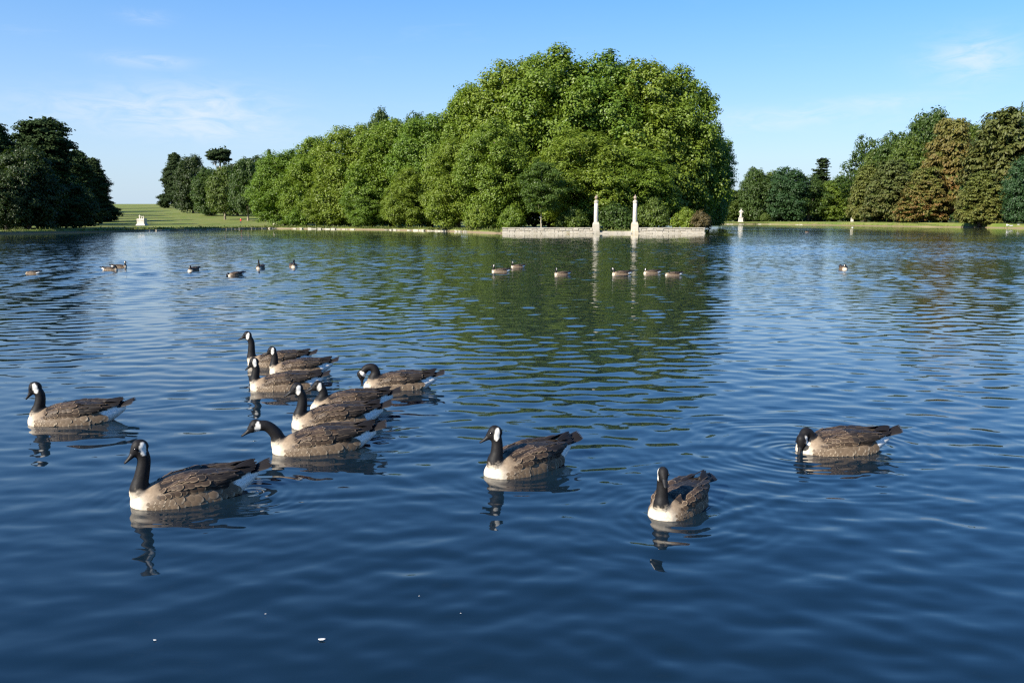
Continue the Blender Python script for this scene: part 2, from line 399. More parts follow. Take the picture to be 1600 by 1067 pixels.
def build_water():
    dy = lambda y: 0.017 + 0.0042 * max(y - 2.0, 0) if y < 16 else (0.076 if y < 55 else (0.10 if y < 80 else 0.10 + (y - 80) * 0.03))
    ys = [2.2]
    while ys[-1] < 292: ys.append(ys[-1] + dy(ys[-1]))
    ys = np.array([-40.0, -10.0, 0.0, 1.2] + ys); N = 400
    u = np.linspace(-1, 1, N)
    W = 0.66 * np.maximum(ys, 2.0) + 2.0 + 0.12 * np.clip(ys - 30, 0, 60)
    X = u[None, :] * W[:, None]; Y = np.repeat(ys[:, None], N, 1)
    x, y = X.ravel(), Y.ravel()
    sp = np.maximum(np.gradient(ys)[:, None] * 1.0, 2 * W[:, None] / N * 0.42) * np.ones((1, N))
    calm = calm_at(x, y)
    Z = wave_height(x, y, sp.ravel(), calm) * np.repeat((smooth(2.0, 2.4, ys) )[:, None], N, 1).ravel() * smooth(1.0, 0.96, np.abs(np.tile(u, len(ys))))
    V = np.stack([x, y, Z], -1)
    i, j = np.meshgrid(np.arange(len(ys) - 1), np.arange(N - 1), indexing='ij')
    a = (i * N + j).ravel(); Fq = np.stack([a, a + 1, a + N + 1, a + N], -1)
    # plain surroundings beyond the wave mesh
    nb = len(V)
    ring = np.array([(-900, -300, -0.05), (900, -300, -0.05), (900, 300, -0.05), (-900, 300, -0.05)], float)
    V = np.concatenate([V, ring]); Fq = np.concatenate([Fq, np.array([[nb, nb + 1, nb + 2, nb + 3]])])
    me = mesh_np('lake_water', V, Fq, True)
    point_attr(me, 'calm', np.concatenate([calm, np.zeros(4)]))
    m, n, b = material('water')
    pos = n.n('ShaderNodeNewGeometry').outputs['Position']
    cal = n.n('ShaderNodeAttribute', attribute_name='calm').outputs['Fac']
    sx = n.n('ShaderNodeSeparateXYZ'); n.l(pos, sx.inputs[0])
    patch = n.noise(n.mapping(pos, (0.05, 0.16, 1)), 1.0, 3, 0.5).outputs[0]
    # wind patches and smoother water close in
    gust = n.ramp(patch, 0.3, 0.7, 0.65, 1.15)
    n1 = n.noise(n.mapping(pos, (2.1, 4.9, 1), (0, 0, 0.10)), 1.0, 1.5, 0.45, 0.35).outputs[0]
    n2 = n.noise(n.mapping(pos, (0.8, 2.0, 1), (0, 0, -0.22)), 1.0, 1.0, 0.45, 0.2).outputs[0]
    n3 = n.noise(n.mapping(pos, (5.0, 11.0, 1), (0, 0, 0.25)), 1.0, 1.0, 0.5, 0.3).outputs[0]
    h = n.m('ADD', n.m('MULTIPLY', n1, WAVE[0]), n.m('MULTIPLY', n2, WAVE[1]))
    h = n.m('ADD', h, n.m('MULTIPLY', n3, WAVE[2]))
    amp = n.m('MULTIPLY', gust, n.m('SUBTRACT', 1.0, n.m('MULTIPLY', cal, 0.96)))
    h = n.m('MULTIPLY', n.m('MULTIPLY', h, amp), n.ramp(sx.outputs[1], 6.0, 52.0, 0.30, 2.3))
    for (gx, gy, wl, reach, am) in GEESE_RIPPLES:
        dx = n.m('SUBTRACT', sx.outputs[0], gx); dy = n.m('SUBTRACT', sx.outputs[1], gy)
        r = n.m('SQRT', n.m('ADD', n.m('MULTIPLY', dx, dx), n.m('MULTIPLY', dy, dy)))
        e = n.m('EXPONENT', n.m('MULTIPLY', r, -1.0 / reach))
        wv = n.m('SINE', n.m('MULTIPLY', n.m('ADD', r, n.m('MULTIPLY', n2, 0.22)), 2 * math.pi / wl))
        h = n.m('ADD', h, n.m('MULTIPLY', n.m('MULTIPLY', wv, e), am))
    bp = n.n('ShaderNodeBump'); bp.inputs['Strength'].default_value = 1.0; bp.inputs['Distance'].default_value = 1.0
    if 'Filter Width' in bp.inputs: bp.inputs['Filter Width'].default_value = 0.02
    n.l(h, bp.inputs['Height']); n.l(bp.outputs[0], b.inputs['Normal'])
    murk = n.mix(n.ramp(patch, 0.3, 0.7), (0.0036, 0.0105, 0.0185, 1), (0.0046, 0.0118, 0.0185, 1))
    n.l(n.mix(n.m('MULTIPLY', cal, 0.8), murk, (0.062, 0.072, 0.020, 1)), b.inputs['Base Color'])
    b.inputs['Roughness'].default_value = 0.03; b.inputs['IOR'].default_value = 1.45
    return tag(obj('lake_water', me, None, m), kind='structure')
WAVE = (0.0095, 0.0035, 0.0026)


# ------------------------------------------------------------------ trees
class Leaves:
    def __init__(self, seed): self.rng = np.random.default_rng(seed); self.C = []; self.N = []; self.T = []; self.S = []; self.var = []; self.cl = []; self.dry = []
    def add(self, C, N, S, clump, T=None, dry=None):
        n = len(C); r = self.rng
        self.C.append(C); self.N.append(N); self.S.append(S * r.uniform(0.7, 1.3, n)); self.cl.append(clump)
        self.T.append(r.normal(size=(n, 3)) if T is None else T + 0.35 * r.normal(size=(n, 3)))
        self.var.append(r.random(n)); self.dry.append(np.zeros(n) if dry is None else dry)
    def mesh(self, name, aspect=0.72, fold=0.10):
        C = np.concatenate(self.C); N = np.concatenate(self.N); T = np.concatenate(self.T); Sz = np.concatenate(self.S)[:, None]
        N = N / (np.linalg.norm(N, axis=1, keepdims=True) + 1e-9)
        T = T - N * (T * N).sum(1, keepdims=True); T /= (np.linalg.norm(T, axis=1, keepdims=True) + 1e-9)
        B = np.cross(N, T); n = len(C)
        V = np.empty((n, 4, 3)); w = aspect * 0.5
        V[:, 0] = C - T * Sz * 0.5; V[:, 1] = C + B * Sz * w + N * Sz * fold; V[:, 2] = C + T * Sz * 0.5 - N * Sz * fold * 0.5; V[:, 3] = C - B * Sz * w + N * Sz * fold
        k = np.arange(n)[:, None] * 4
        Fa = np.concatenate([k + np.array([[0, 1, 2]]), k + np.array([[0, 2, 3]])])
        me = mesh_np(name, V.reshape(-1, 3), Fa)
        for nm, arr in (('var', self.var), ('clump', self.cl), ('dry', self.dry)):
            point_attr(me, nm, np.repeat(np.concatenate(arr), 4))
        return me


def rdir(r, n, up=-1.0):
    d = r.normal(size=(n * 3 + 8, 3)); d /= np.linalg.norm(d, axis=1, keepdims=True)
    return d[d[:, 2] > up][:n]


def crown_broad(seed, H, R, z0, nl, prof, leaf=0.34, clump_r=1.05, per=26, dens=0.95, lobe=(0.30, 0.44), droop=0.0, dryness=None, flat=0.62, fill=0.13, ragged=0.0, lflat=0.92):
    """crown of lobes > clumps > leaf faces; prof(t) relative radius over the crown's height"""
    L = Leaves(seed); r = L.rng
    lobes = []
    for i in range(nl):
        t = (i + 0.5 + r.uniform(-0.4, 0.4)) / nl; ang = i * 2.39996 + r.uniform(-0.35, 0.35)
        p = prof(t) * R; lr = max(R * r.uniform(*lobe) * (0.55 + 0.45 * prof(t)), clump_r * 1.2)
        rad = max(p - lr, 0) * r.uniform(0.82, 1.08 + ragged)
        z = z0 + lr * 0.6 * lflat + (H - z0 - lr * 1.5 * lflat) * t
        lobes.append((rad * math.cos(ang), rad * math.sin(ang), z, lr))
    for t in np.linspace(0.1, 0.9, 5):      # core
        lr = max(R * 0.42 * prof(t), clump_r); lobes.append((0, 0, z0 + lr * 0.7 + (H - z0 - 1.6 * lr) * t, lr))
    lb = np.array(lobes)
    for (cx, cy, cz, lr) in lobes:
        m = int(dens * 4 * math.pi * lr * lr / (clump_r * clump_r * 1.6)) + 3
        D = rdir(r, m, -0.55); c0 = np.array([cx, cy, cz])
        P = c0 + D * (lr * r.uniform(0.86, 1.07, (len(D), 1))) * np.array([1, 1, lflat])
        d2 = np.linalg.norm((P[:, None, :] - lb[None, :, :3]) / np.array([1, 1, lflat / 0.92]), axis=2) / lb[None, :, 3]
        keep = ((d2 < 0.80).sum(1) == 0) & (P[:, 2] > 0.2)
        P, D = P[keep], D[keep]
        if not len(P): continue
        M = len(P); rc = clump_r * r.uniform(0.65, 1.25, (M, 1, 1))
        d = r.normal(size=(M, per, 3)); d /= np.linalg.norm(d, axis=2, keepdims=True)
        rad = r.random((M, per, 1)) ** (1 / 2.4)
        pos = P[:, None, :] + d * rad * rc * np.array([1, 1, flat]) + D[:, None, :] * 0.15
        nor = 0.6 * d + 0.6 * D[:, None, :] + np.array([0, 0, 0.5]) + 0.36 * r.normal(size=d.shape)
        cl = np.repeat(r.random(M)[:, None], per, 1)
        T = None
        if droop:
            T = (D[:, None, :] * np.array([1, 1, 0.2]) + d * 0.5 + np.array([0, 0, -droop])).reshape(-1, 3)
        dry = None
        if dryness is not None:
            zz = (pos[..., 2] - z0) / (H - z0)
            dry = np.clip(dryness(zz) * (0.35 + 1.3 * cl) * r.uniform(0.4, 1.2, cl.shape), 0, 1).ravel()
        pz = pos.reshape(-1, 3); ok = pz[:, 2] > 0.12
        L.add(pz[ok], nor.reshape(-1, 3)[ok], np.full(ok.sum(), leaf), cl.ravel()[ok], None if T is None else T[ok], None if dry is None else dry[ok])
        # inner leaves so that crowns are not hollow
        k = int(M * per * fill)
        if k:
            q = rdir(r, k); q = q[:k]
            ip = c0 + q * (lr * r.random((len(q), 1)) ** 0.4 * 0.85); okk = ip[:, 2] > 0.3; ip = ip[okk]
            L.add(ip, r.normal(size=ip.shape), np.full(len(ip), leaf * 1.9), np.full(len(ip), 0.9))
    return L


def crown_pine(seed, H, R, z0, whorls, prof, per=46, leaf=0.30, flat=0.16, pad=1.3, irregular=0.25):
    L = Leaves(seed); r = L.rng
    for w in range(whorls):
        t = (w + 0.5) / whorls; z = z0 + (H - z0) * t
        nb = 7 if t < 0.8 else 5
        for b in range(nb):
            ang = r.uniform(0, 6.283); ln = prof(t) * R * r.uniform(1 - irregular * 1.6, 1 + irregular * 0.6)
            for s in np.arange(0.25, 1.01, max(0.8 * pad / max(ln, 0.5), 0.12)):
                c = np.array([math.cos(ang) * ln * s, math.sin(ang) * ln * s, z + 0.12 * ln * s * s + r.uniform(-0.3, 0.3)])
                rp = pad * r.uniform(0.7, 1.2) * (1.15 - 0.35 * s)
                d = r.normal(size=(per, 3)); d /= np.linalg.norm(d, axis=1, keepdims=True)
                rad = r.random((per, 1)) ** 0.45
                pos = c + d * rad * rp * np.array([1, 1, flat / 0.45])
                nor = d * 0.6 + np.array([0, 0, 0.7]) + 0.5 * r.normal(size=d.shape)
                L.add(pos, nor, np.full(per, leaf), np.full(per, r.random()))
    return L


def crown_willow(seed, H, R, z0, strands=420, leaf=0.30):
    L = Leaves(seed); r = L.rng
    for k in range(strands):
        ang = r.uniform(0, 6.283); u = r.random() ** 0.6; t = r.uniform(0.35, 1.0)
        rad = R * u * math.sqrt(max(0.05, 1 - (t - 0.35) ** 2 / 0.5)); x, y = rad * math.cos(ang), rad * math.sin(ang)
        ztop = z0 + (H - z0) * t * (1 - 0.25 * u * u); ln = r.uniform(0.15, 0.42) * H * (0.4 + 0.6 * u)
        m = int(ln / 0.11); s = np.linspace(0, 1, m)
        pos = np.stack([x + math.cos(ang) * 0.5 * np.sin(s * 1.4) + r.normal(0, 0.14, m), y + math.sin(ang) * 0.5 * np.sin(s * 1.4) + r.normal(0, 0.14, m), ztop - ln * s], -1)
        pos = pos[pos[:, 2] > 0.4]; m = len(pos)
        nor = np.array([math.cos(ang), math.sin(ang), 0.3]) + 0.7 * r.normal(size=(m, 3))
        L.add(pos, nor, np.full(m, leaf), np.full(m, r.random()), np.tile(np.array([0, 0, -1.0]), (m, 1)))
    return L


def trunk_mesh(name, seed, H, r0, lean=0.03, fork=0.3, limbs=6, spread=0.35, top=0.88):
    rnd = random.Random(seed); bm = bmesh.new()
    pts, rad = [], []
    for k in range(8):
        t = k / 7; pts.append((lean * H * math.sin(t * 2.2) * 0.5 + rnd.uniform(-1, 1) * 0.012 * H * t, rnd.uniform(-1, 1) * 0.012 * H * t, -0.4 + H * top * t))
        rad.append(r0 * (1.25 if k == 0 else 1.0) * (1 - 0.86 * t))
    add_tube(bm, pts, rad, 9)
    for i in range(limbs):
        t = fork + (0.85 - fork) * (i + 0.5) / limbs; k = min(int(t * 7), 6); p = Vector(pts[k]); ang = i * 2.4 + rnd.uniform(-0.5, 0.5)
        ln = H * spread * (1.05 - t) * rnd.uniform(0.7, 1.1)
        q = [p, p + Vector((math.cos(ang) * ln * 0.5, math.sin(ang) * ln * 0.5, ln * 0.35)), p + Vector((math.cos(ang) * ln, math.sin(ang) * ln, ln * 0.8))]
        rr = r0 * (1 - 0.86 * t) * 0.55
        add_tube(bm, q, [rr, rr * 0.6, rr * 0.15], 6)
    return bm_mesh(name, bm, True)


barrel = lambda t: max(0.25, math.sin(math.pi * (0.20 + 0.72 * t))) ** 0.55
dome = lambda t: max(0.2, math.cos(max(0, t - 0.30) / 0.70 * math.pi / 2 * 0.92)) ** 0.7 * (0.86 + 0.14 * min(1, t / 0.3))
cone = lambda t: max(0.12, 1.0 - 0.86 * t) * (0.85 + 0.15 * min(1, t / 0.1))
egg = lambda t: max(0.2, math.sin(math.pi * (0.14 + 0.80 * t) ** 0.85)) ** 0.7
chest = lambda t: max(0.16, (1 - t ** 2.1)) ** 0.75 * (0.9 + 0.1 * min(1, t / 0.2))
ROUND = egg

KINDS = {}
def kind(key, L, mat, H, R, trunk, aspect=0.72, fold=0.10):
    me = L.mesh(key + '_crown', aspect, fold); me.materials.append(mat)
    tm = trunk; tm.materials.append(M_PALE_BARK if key in ('sapling', 'umbrella', 'lime') else M_BARK)
    KINDS[key] = (me, tm, H, R)

for k in range(3):
    kind('plane%d' % k, crown_broad(11 + k, 20, 7.0, 0.2, 46, dome if k % 2 else barrel, leaf=0.33, clump_r=1.0, per=36, dens=1.0, lobe=(0.20, 0.42), flat=0.7, ragged=0.22), M_LEAF, 20, 7.0,
         trunk_mesh('plane_trunk', k, 20, 0.5))
for k in range(2):
    kind('oak%d' % k, crown_broad(31 + k, 16, 6.5, 0.2, 36, barrel, leaf=0.42, clump_r=1.0, per=22, dens=1.0, lobe=(0.24, 0.40), flat=0.6, ragged=0.12), M_LEAF, 16, 6.5,
         trunk_mesh('oak_trunk', 20 + k, 16, 0.42))
kind('lime', crown_broad(41, 12, 6.0, 1.3, 30, barrel, leaf=0.40, clump_r=0.95, per=22, dens=1.0, lobe=(0.26, 0.42), flat=0.6), M_LEAF, 12, 6.0, trunk_mesh('lime_trunk', 44, 12, 0.38))
for k in range(2):
    kind('chest%d' % k, crown_broad(51 + k, 18, 6.0, 0.2, 44, (lambda t: max(0.3, 1 - t ** 2.6) ** 0.6) if k == 0 else (lambda t: max(0.24, 1 - t ** 2.2) ** 0.62), leaf=0.62, clump_r=0.95, per=20, dens=1.0, lobe=(0.22, 0.34), droop=0.75, flat=0.42,
         dryness=(lambda z: 0.22 - 0.2 * np.clip(z, 0, 1)) if k == 0 else (lambda z: 0.85 - 0.78 * np.clip(z, 0, 1))), M_CHEST, 18, 6.0, trunk_mesh('chestnut_trunk', 60 + k, 18, 0.45), 0.5, 0.06)
kind('oldcrown', crown_broad(71, 16, 6.0, 2.5, 20, egg, leaf=0.40, clump_r=0.9, per=18, dens=0.75, lobe=(0.2, 0.32), flat=0.55, fill=0.05, ragged=0.35), M_LEAF, 16, 6.0,
     trunk_mesh('old_trunk', 71, 16, 0.45, limbs=9, spread=0.5))
for k in range(2):
    kind('pine%d' % k, crown_broad(81 + k, 22, 6.5, 0.3, 64, (lambda t: (0.80 + 0.20 * math.sin(t * 9)) * max(0.30, 1 - 0.62 * t ** 2.0)) if k == 0 else (lambda t: (0.88 + 0.16 * math.sin(t * 11 + 1)) * max(0.22, 1 - 0.70 * t ** 1.6)),
         leaf=0.44, clump_r=1.0, per=24, dens=0.9, lobe=(0.26, 0.40), flat=0.36, lflat=0.42, ragged=0.22), M_NEEDLE, 22, 6.5, trunk_mesh('pine_trunk', 81 + k, 22, 0.5))
kind('umbrella', crown_broad(83, 20, 5.0, 16.6, 12, lambda t: 1.0, leaf=0.44, clump_r=0.8, per=24, dens=1.0, lobe=(0.36, 0.48), flat=0.25, lflat=0.17, ragged=0.1, fill=0.06), M_NEEDLE, 20, 5.0,
     trunk_mesh('umbrella_trunk', 84, 20, 1.3, limbs=10, fork=0.62, spread=0.5, top=0.96))
kind('spruce', crown_pine(84, 18, 3.6, 0.8, 22, lambda t: max(0.08, 1 - 0.95 * t), per=34, leaf=0.42, pad=0.85, irregular=0.3), M_NEEDLE, 18, 3.6, trunk_mesh('spruce_trunk', 84, 18, 0.3, lean=0.06, top=0.98))
kind('willow', crown_willow(85, 16, 5.5, 1.0, 620, 0.42), M_LEAF, 16, 5.5, trunk_mesh('willow_trunk', 85, 16, 0.4), 0.32, 0.05)
kind('sapling', crown_broad(86, 8.2, 2.6, 1.9, 16, lambda t: max(0.2, math.sin(math.pi * (0.18 + 0.74 * t))) ** 0.7, leaf=0.15, clump_r=0.55, per=46, dens=1.0, lobe=(0.22, 0.36), flat=0.5, fill=0.1), M_LEAF, 8.2, 2.6,
     trunk_mesh('sapling_trunk', 86, 8.2, 0.10, limbs=5, fork=0.3))
for k in range(2):
    kind('bush%d' % k, crown_broad(91 + k, 3.0, 2.4, 0.05, 14, lambda t: max(0.35, math.cos(t * 1.35)), leaf=0.22, clump_r=0.5, per=26, dens=1.0, lobe=(0.28, 0.42), flat=0.7), M_LEAF, 3.0, 2.4,
         trunk_mesh('bush_stem', 91 + k, 3.0, 0.07, limbs=7, fork=0.1, spread=0.6, top=0.7))


def tree(name, k, px, Y, hw, top, color, label, cat='tree', group=None, rz=None, depth=1.0, zoff=0.0):
    """px: trunk's picture column, Y: distance, hw: crown half width and top: crown top in the photograph's pixels"""
    cm, tm, H, R = KINDS[k]
    x = (px - CXP) / F * (Y * math.cos(PITCH) + 0)   # lateral place at that distance
    d = ray(px, 350); x = d.x * Y / d.y
    z = float(ground_z(x, Y)) + zoff
    ht = at_y(px, top, Y).z - z; sr = hw / F * Y / R
    o = empty(name, (x, Y, z), (hash_f(label) * 6.283) if rz is None else rz)
    o.scale = (sr, sr * depth, ht / H)
    c = obj('crown', cm, o); c.color = tuple(color) + (1,)
    t = obj('trunk', tm, o)
    tag(o, label, cat, group)
    return o
def hash_f(s):
    h = 0
    for ch in s: h = (h * 131 + ord(ch)) % 1000003
    return h / 1000003.0

PG = (0.124, 0.188, 0.021); PG2 = (0.140, 0.196, 0.023); PG3 = (0.108, 0.180, 0.021)
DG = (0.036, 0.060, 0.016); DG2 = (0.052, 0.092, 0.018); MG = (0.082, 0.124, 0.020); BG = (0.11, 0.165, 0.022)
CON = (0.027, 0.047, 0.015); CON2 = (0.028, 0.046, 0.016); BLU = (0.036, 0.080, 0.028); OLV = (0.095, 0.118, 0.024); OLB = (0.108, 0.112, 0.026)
ISL = 'plane trees massed on the wooded point'
def plant_all():
    T = tree
    # ---- wooded point (plane trees down to the water)
    P = [('plane0', 448, 152, 42, 236, PG3, 'pale green plane tree at the left tip of the wooded point'),
         ('plane1', 498, 147, 46, 213, PG, 'plane tree second from the left tip of the wooded point'),
         ('plane2', 552, 140, 50, 198, PG2, 'rounded plane tree left of the dark treetops on the wooded point'),
         ('plane2', 612, 134, 54, 188, PG, 'plane tree in the middle of the low left half of the point'),
         ('plane0', 672, 128, 50, 180, PG3, 'plane tree just left of where the tall trees begin'),
         ('plane1', 735, 124, 52, 130, PG, 'tall plane tree at the left shoulder of the highest crowns'),
         ('plane2', 800, 122, 70, 98, PG2, 'tall plane tree left of the highest crown'),
         ('plane2', 862, 120, 72, 82, PG, 'highest plane tree crown on the wooded point'),
         ('plane0', 930, 120, 74, 88, PG3, 'tall plane tree rising behind the left stone column'),
         ('plane1', 1000, 120, 72, 92, PG2, 'tall plane tree rising behind the right stone column'),
         ('plane2', 1056, 122, 56, 112, PG, 'tall plane tree at the right shoulder of the highest crowns'),
         ('plane2', 1094, 134, 38, 196, PG3, 'shaded plane tree low on the right flank of the point'),
         ('plane0', 1106, 146, 26, 258, PG2, 'small plane tree at the far right foot of the wooded point'),
         ('plane1', 716, 112, 44, 215, PG2, 'plane tree overhanging the water left of the stone wall'),
         ('plane2', 775, 108, 46, 190, PG, 'plane tree overhanging the left end of the stone wall'),
         ('plane2', 905, 106, 62, 205, PG2, 'low spreading plane tree directly behind the left column'),
         ('plane0', 985, 107, 56, 232, PG, 'low plane tree directly behind the right column'),
         ('plane1', 640, 122, 34, 262, PG2, 'low bushy plane tree at the waterline below the dark treetops'),
         ('plane2', 580, 131, 32, 272, PG3, 'low bushy plane tree at the waterline left of the point\'s middle'),
         ('plane2', 520, 139, 32, 278, PG2, 'low bushy plane tree at the waterline near the left tip')]
    for (k, px, Y, hw, top, c, lab) in P: T('plane_tree', k, px, Y, hw * 1.22, top, c, lab, group=ISL)
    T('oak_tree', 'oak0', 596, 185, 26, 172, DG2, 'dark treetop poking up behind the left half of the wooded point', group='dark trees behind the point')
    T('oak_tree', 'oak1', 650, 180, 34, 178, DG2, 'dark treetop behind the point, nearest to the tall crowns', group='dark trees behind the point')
    T('young_tree', 'sapling', 846, 97.5, 38, 250, (0.064, 0.112, 0.016), 'slender young tree with fine dark leaves and pale bare trunk behind the stone wall')
    T('withered_tree', 'sapling', 690, 113, 13, 285, (0.16, 0.10, 0.032), 'small withered brown tree among the plane trees', rz=1.0)
    B = [('bush0', 1072, 97, 24, 326, PG2, 'leafy green bush at the right end of the stone wall'),
         ('bush1', 1094, 95.5, 18, 330, (0.11, 0.088, 0.036), 'straggly brownish bush hanging over the right end of the wall'),
         ('bush1', 960, 99, 34, 318, DG2, 'dark shrub in the gap between the two stone columns'),
         ('bush0', 1020, 99, 30, 312, MG, 'mid green shrub right of the right column'),
         ('bush0', 895, 98.5, 26, 325, MG, 'mid green shrub left of the left column'),
         ('bush1', 800, 98.5, 22, 322, PG, 'green shrub behind the left end of the stone wall'),
         ('bush0', 750, 101, 26, 318, PG2, 'green shrub at the waterline just left of the stone wall'),
         ('bush1', 1108, 140, 20, 318, DG2, 'dark shrub under the trees at the right foot of the point'),
         ('bush1', 470, 143, 22, 322, PG3, 'green shrub on the shore at the left tip of the point')]
    for (k, px, Y, hw, top, c, lab) in B: T('shrub', k, px, Y, hw, top, c, lab, 'shrub', 'shrubs along the wooded point')
    # ---- trees right of the avenue, behind the left lawn
    T('pine_tree', 'pine1', 278, 330, 26, 240, CON2, 'dark pine farthest back on the right edge of the lawn')
    T('oak_tree', 'oak0', 303, 262, 28, 243, DG, 'dark rounded tree on the right edge of the lawn in front of the far pine')
    T('umbrella_pine', 'umbrella', 347, 270, 18, 234, CON2, 'flat topped umbrella pine with bare trunk above the other trees', rz=0.5)
    T('oak_tree', 'oak1', 400, 262, 40, 244, DG, 'dark tree in the background between umbrella pine and wooded point')
    T('spruce_tree', 'spruce', 425, 280, 12, 233, CON2, 'thin dark spire tip beside the left tip of the point')
    T('lime_tree', 'lime', 352, 196, 27, 262, MG, 'mid green tree on the lawn below the umbrella pine', group='trees shading the lawn')
    T('lime_tree', 'lime', 388, 186, 27, 250, DG2, 'darker tree on the lawn with pale trunk, right of the mid green one', rz=2.0, group='trees shading the lawn')
    T('lime_tree', 'lime', 420, 182, 26, 256, DG2, 'tree on the lawn nearest to the wooded point, pale trunk showing', rz=4.2, group='trees shading the lawn')
    T('oak_tree', 'oak1', 330, 232, 28, 262, DG2, 'dark green tree low between the rounded tree and the lawn lime', group='trees shading the lawn')
    T('oak_tree', 'oak0', 372, 230, 32, 254, DG, 'dark tree behind the gap between the two left lawn trees', group='trees shading the lawn')
    T('oak_tree', 'oak1', 414, 224, 30, 262, DG2, 'dark tree behind the lawn tree nearest the wooded point', group='trees shading the lawn')
    # ---- dark grove left
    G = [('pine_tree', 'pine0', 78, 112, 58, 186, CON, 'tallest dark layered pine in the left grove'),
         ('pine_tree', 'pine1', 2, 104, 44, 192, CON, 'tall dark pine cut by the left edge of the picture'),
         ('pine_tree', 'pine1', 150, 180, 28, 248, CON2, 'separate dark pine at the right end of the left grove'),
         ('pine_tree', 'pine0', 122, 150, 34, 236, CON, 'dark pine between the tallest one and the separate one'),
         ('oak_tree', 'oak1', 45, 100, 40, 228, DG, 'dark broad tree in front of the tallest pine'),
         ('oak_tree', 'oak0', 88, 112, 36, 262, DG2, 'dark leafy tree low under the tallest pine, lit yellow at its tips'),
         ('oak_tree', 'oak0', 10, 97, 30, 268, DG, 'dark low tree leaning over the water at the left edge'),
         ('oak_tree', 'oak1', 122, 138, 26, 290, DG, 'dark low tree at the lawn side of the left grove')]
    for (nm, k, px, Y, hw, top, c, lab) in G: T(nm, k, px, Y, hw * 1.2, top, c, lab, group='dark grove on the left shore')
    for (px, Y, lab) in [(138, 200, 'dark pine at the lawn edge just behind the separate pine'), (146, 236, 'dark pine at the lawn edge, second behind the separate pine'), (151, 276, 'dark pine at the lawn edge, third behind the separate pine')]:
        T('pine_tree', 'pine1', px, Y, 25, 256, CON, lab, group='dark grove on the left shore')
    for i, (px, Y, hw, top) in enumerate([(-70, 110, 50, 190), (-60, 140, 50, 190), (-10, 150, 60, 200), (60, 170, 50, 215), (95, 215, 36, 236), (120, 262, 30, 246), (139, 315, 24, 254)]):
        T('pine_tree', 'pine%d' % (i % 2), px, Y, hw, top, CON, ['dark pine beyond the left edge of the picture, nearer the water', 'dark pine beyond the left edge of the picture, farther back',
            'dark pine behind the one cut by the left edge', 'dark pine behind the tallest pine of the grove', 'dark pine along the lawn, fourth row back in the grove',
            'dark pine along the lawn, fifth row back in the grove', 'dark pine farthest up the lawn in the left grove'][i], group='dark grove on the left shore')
    # ---- far right shore
    R_ = [('oak_tree', 'oak0', 1132, 288, 24, 292, MG, 'green tree behind the white statue'),
          ('maple_tree', 'oak1', 1178, 282, 23, 262, DG2, 'pointed dark green tree right of the white statue'),
          ('oak_tree', 'oak0', 1210, 300, 24, 268, MG, 'mid green tree peeking out behind two darker ones on the far shore'),
          ('yew_tree', 'oak1', 1228, 280, 33, 262, BLU, 'dense bluish green tree in the middle of the far shore'),
          ('old_tree', 'oldcrown', 1262, 280, 28, 272, DG2, 'thin crowned old tree with visible trunk on the far shore'),
          ('spruce_tree', 'spruce', 1281, 305, 34, 247, CON2, 'narrow dark spruce with crooked tip on the far shore'),
          ('maple_tree', 'oak0', 1305, 282, 30, 280, BG, 'bright yellow green tree on the far shore'),
          ('old_tree', 'oldcrown', 1348, 268, 36, 212, DG2, 'tall ragged crown at the left end of the right hand wood'),
          ('oak_tree', 'oak1', 1392, 240, 36, 208, DG2, 'dark green tree behind the leftmost brownish chestnut'),
          ('oak_tree', 'oak0', 1442, 235, 38, 172, DG2, 'highest dark green round crown in the right hand wood'),
          ('oak_tree', 'oak1', 1425, 225, 34, 228, MG, 'mid green tree below the highest round crown'),
          ('oak_tree', 'oak0', 1506, 214, 34, 192, MG, 'mid green tree filling in behind the tan chestnut'),
          ('oak_tree', 'oak1', 1412, 222, 34, 214, MG, 'mid green tree between dark crown and olive chestnut'),
          ('oak_tree', 'oak1', 1368, 244, 30, 232, MG, 'mid green tree below the tall ragged crown'),
          ('willow_tree', 'willow', 1535, 205, 38, 176, (0.070, 0.105, 0.038), 'pale drooping willow between the brown chestnuts'),
          ('willow_tree', 'willow', 1585, 215, 36, 158, (0.066, 0.10, 0.036), 'pale willow top at the right edge of the picture'),
          ('cedar_tree', 'pine1', 1518, 178, 24, 255, BLU, 'bluish conifer half hidden between two chestnuts'),
          ('yew_tree', 'oak0', 1602, 152, 32, 240, BLU, 'bluish green tree cut by the right edge of the picture')]
    for (nm, k, px, Y, hw, top, c, lab) in R_: T(nm, k, px, Y, hw * 1.12, top, c, lab, group='trees on the far right shore')
    C_ = [('chest0', 1352, 232, 24, 258, OLV, 'leftmost brownish chestnut on the right shore'),
          ('chest0', 1390, 205, 36, 250, (0.066, 0.090, 0.022), 'olive green chestnut hanging down to the water'),
          ('chest1', 1476, 190, 40, 183, OLB, 'tall tan chestnut with rusty lower branches'),
          ('chest1', 1440, 186, 32, 262, OLV, 'rusty chestnut low in front of the tall tan one'),
          ('chest0', 1560, 172, 52, 170, (0.074, 0.092, 0.022), 'tall dark olive chestnut nearest the right edge'),
          ('chest0', 1530, 160, 30, 268, OLV, 'low olive brown chestnut reaching the bank'),
          ('chest1', 1420, 205, 24, 300, OLB, 'small rusty chestnut between two larger ones at the bank')]
    for (k, px, Y, hw, top, c, lab) in C_: T('chestnut_tree', k, px, Y, hw * 1.2, top, c, lab, group='browning chestnuts on the right shore')
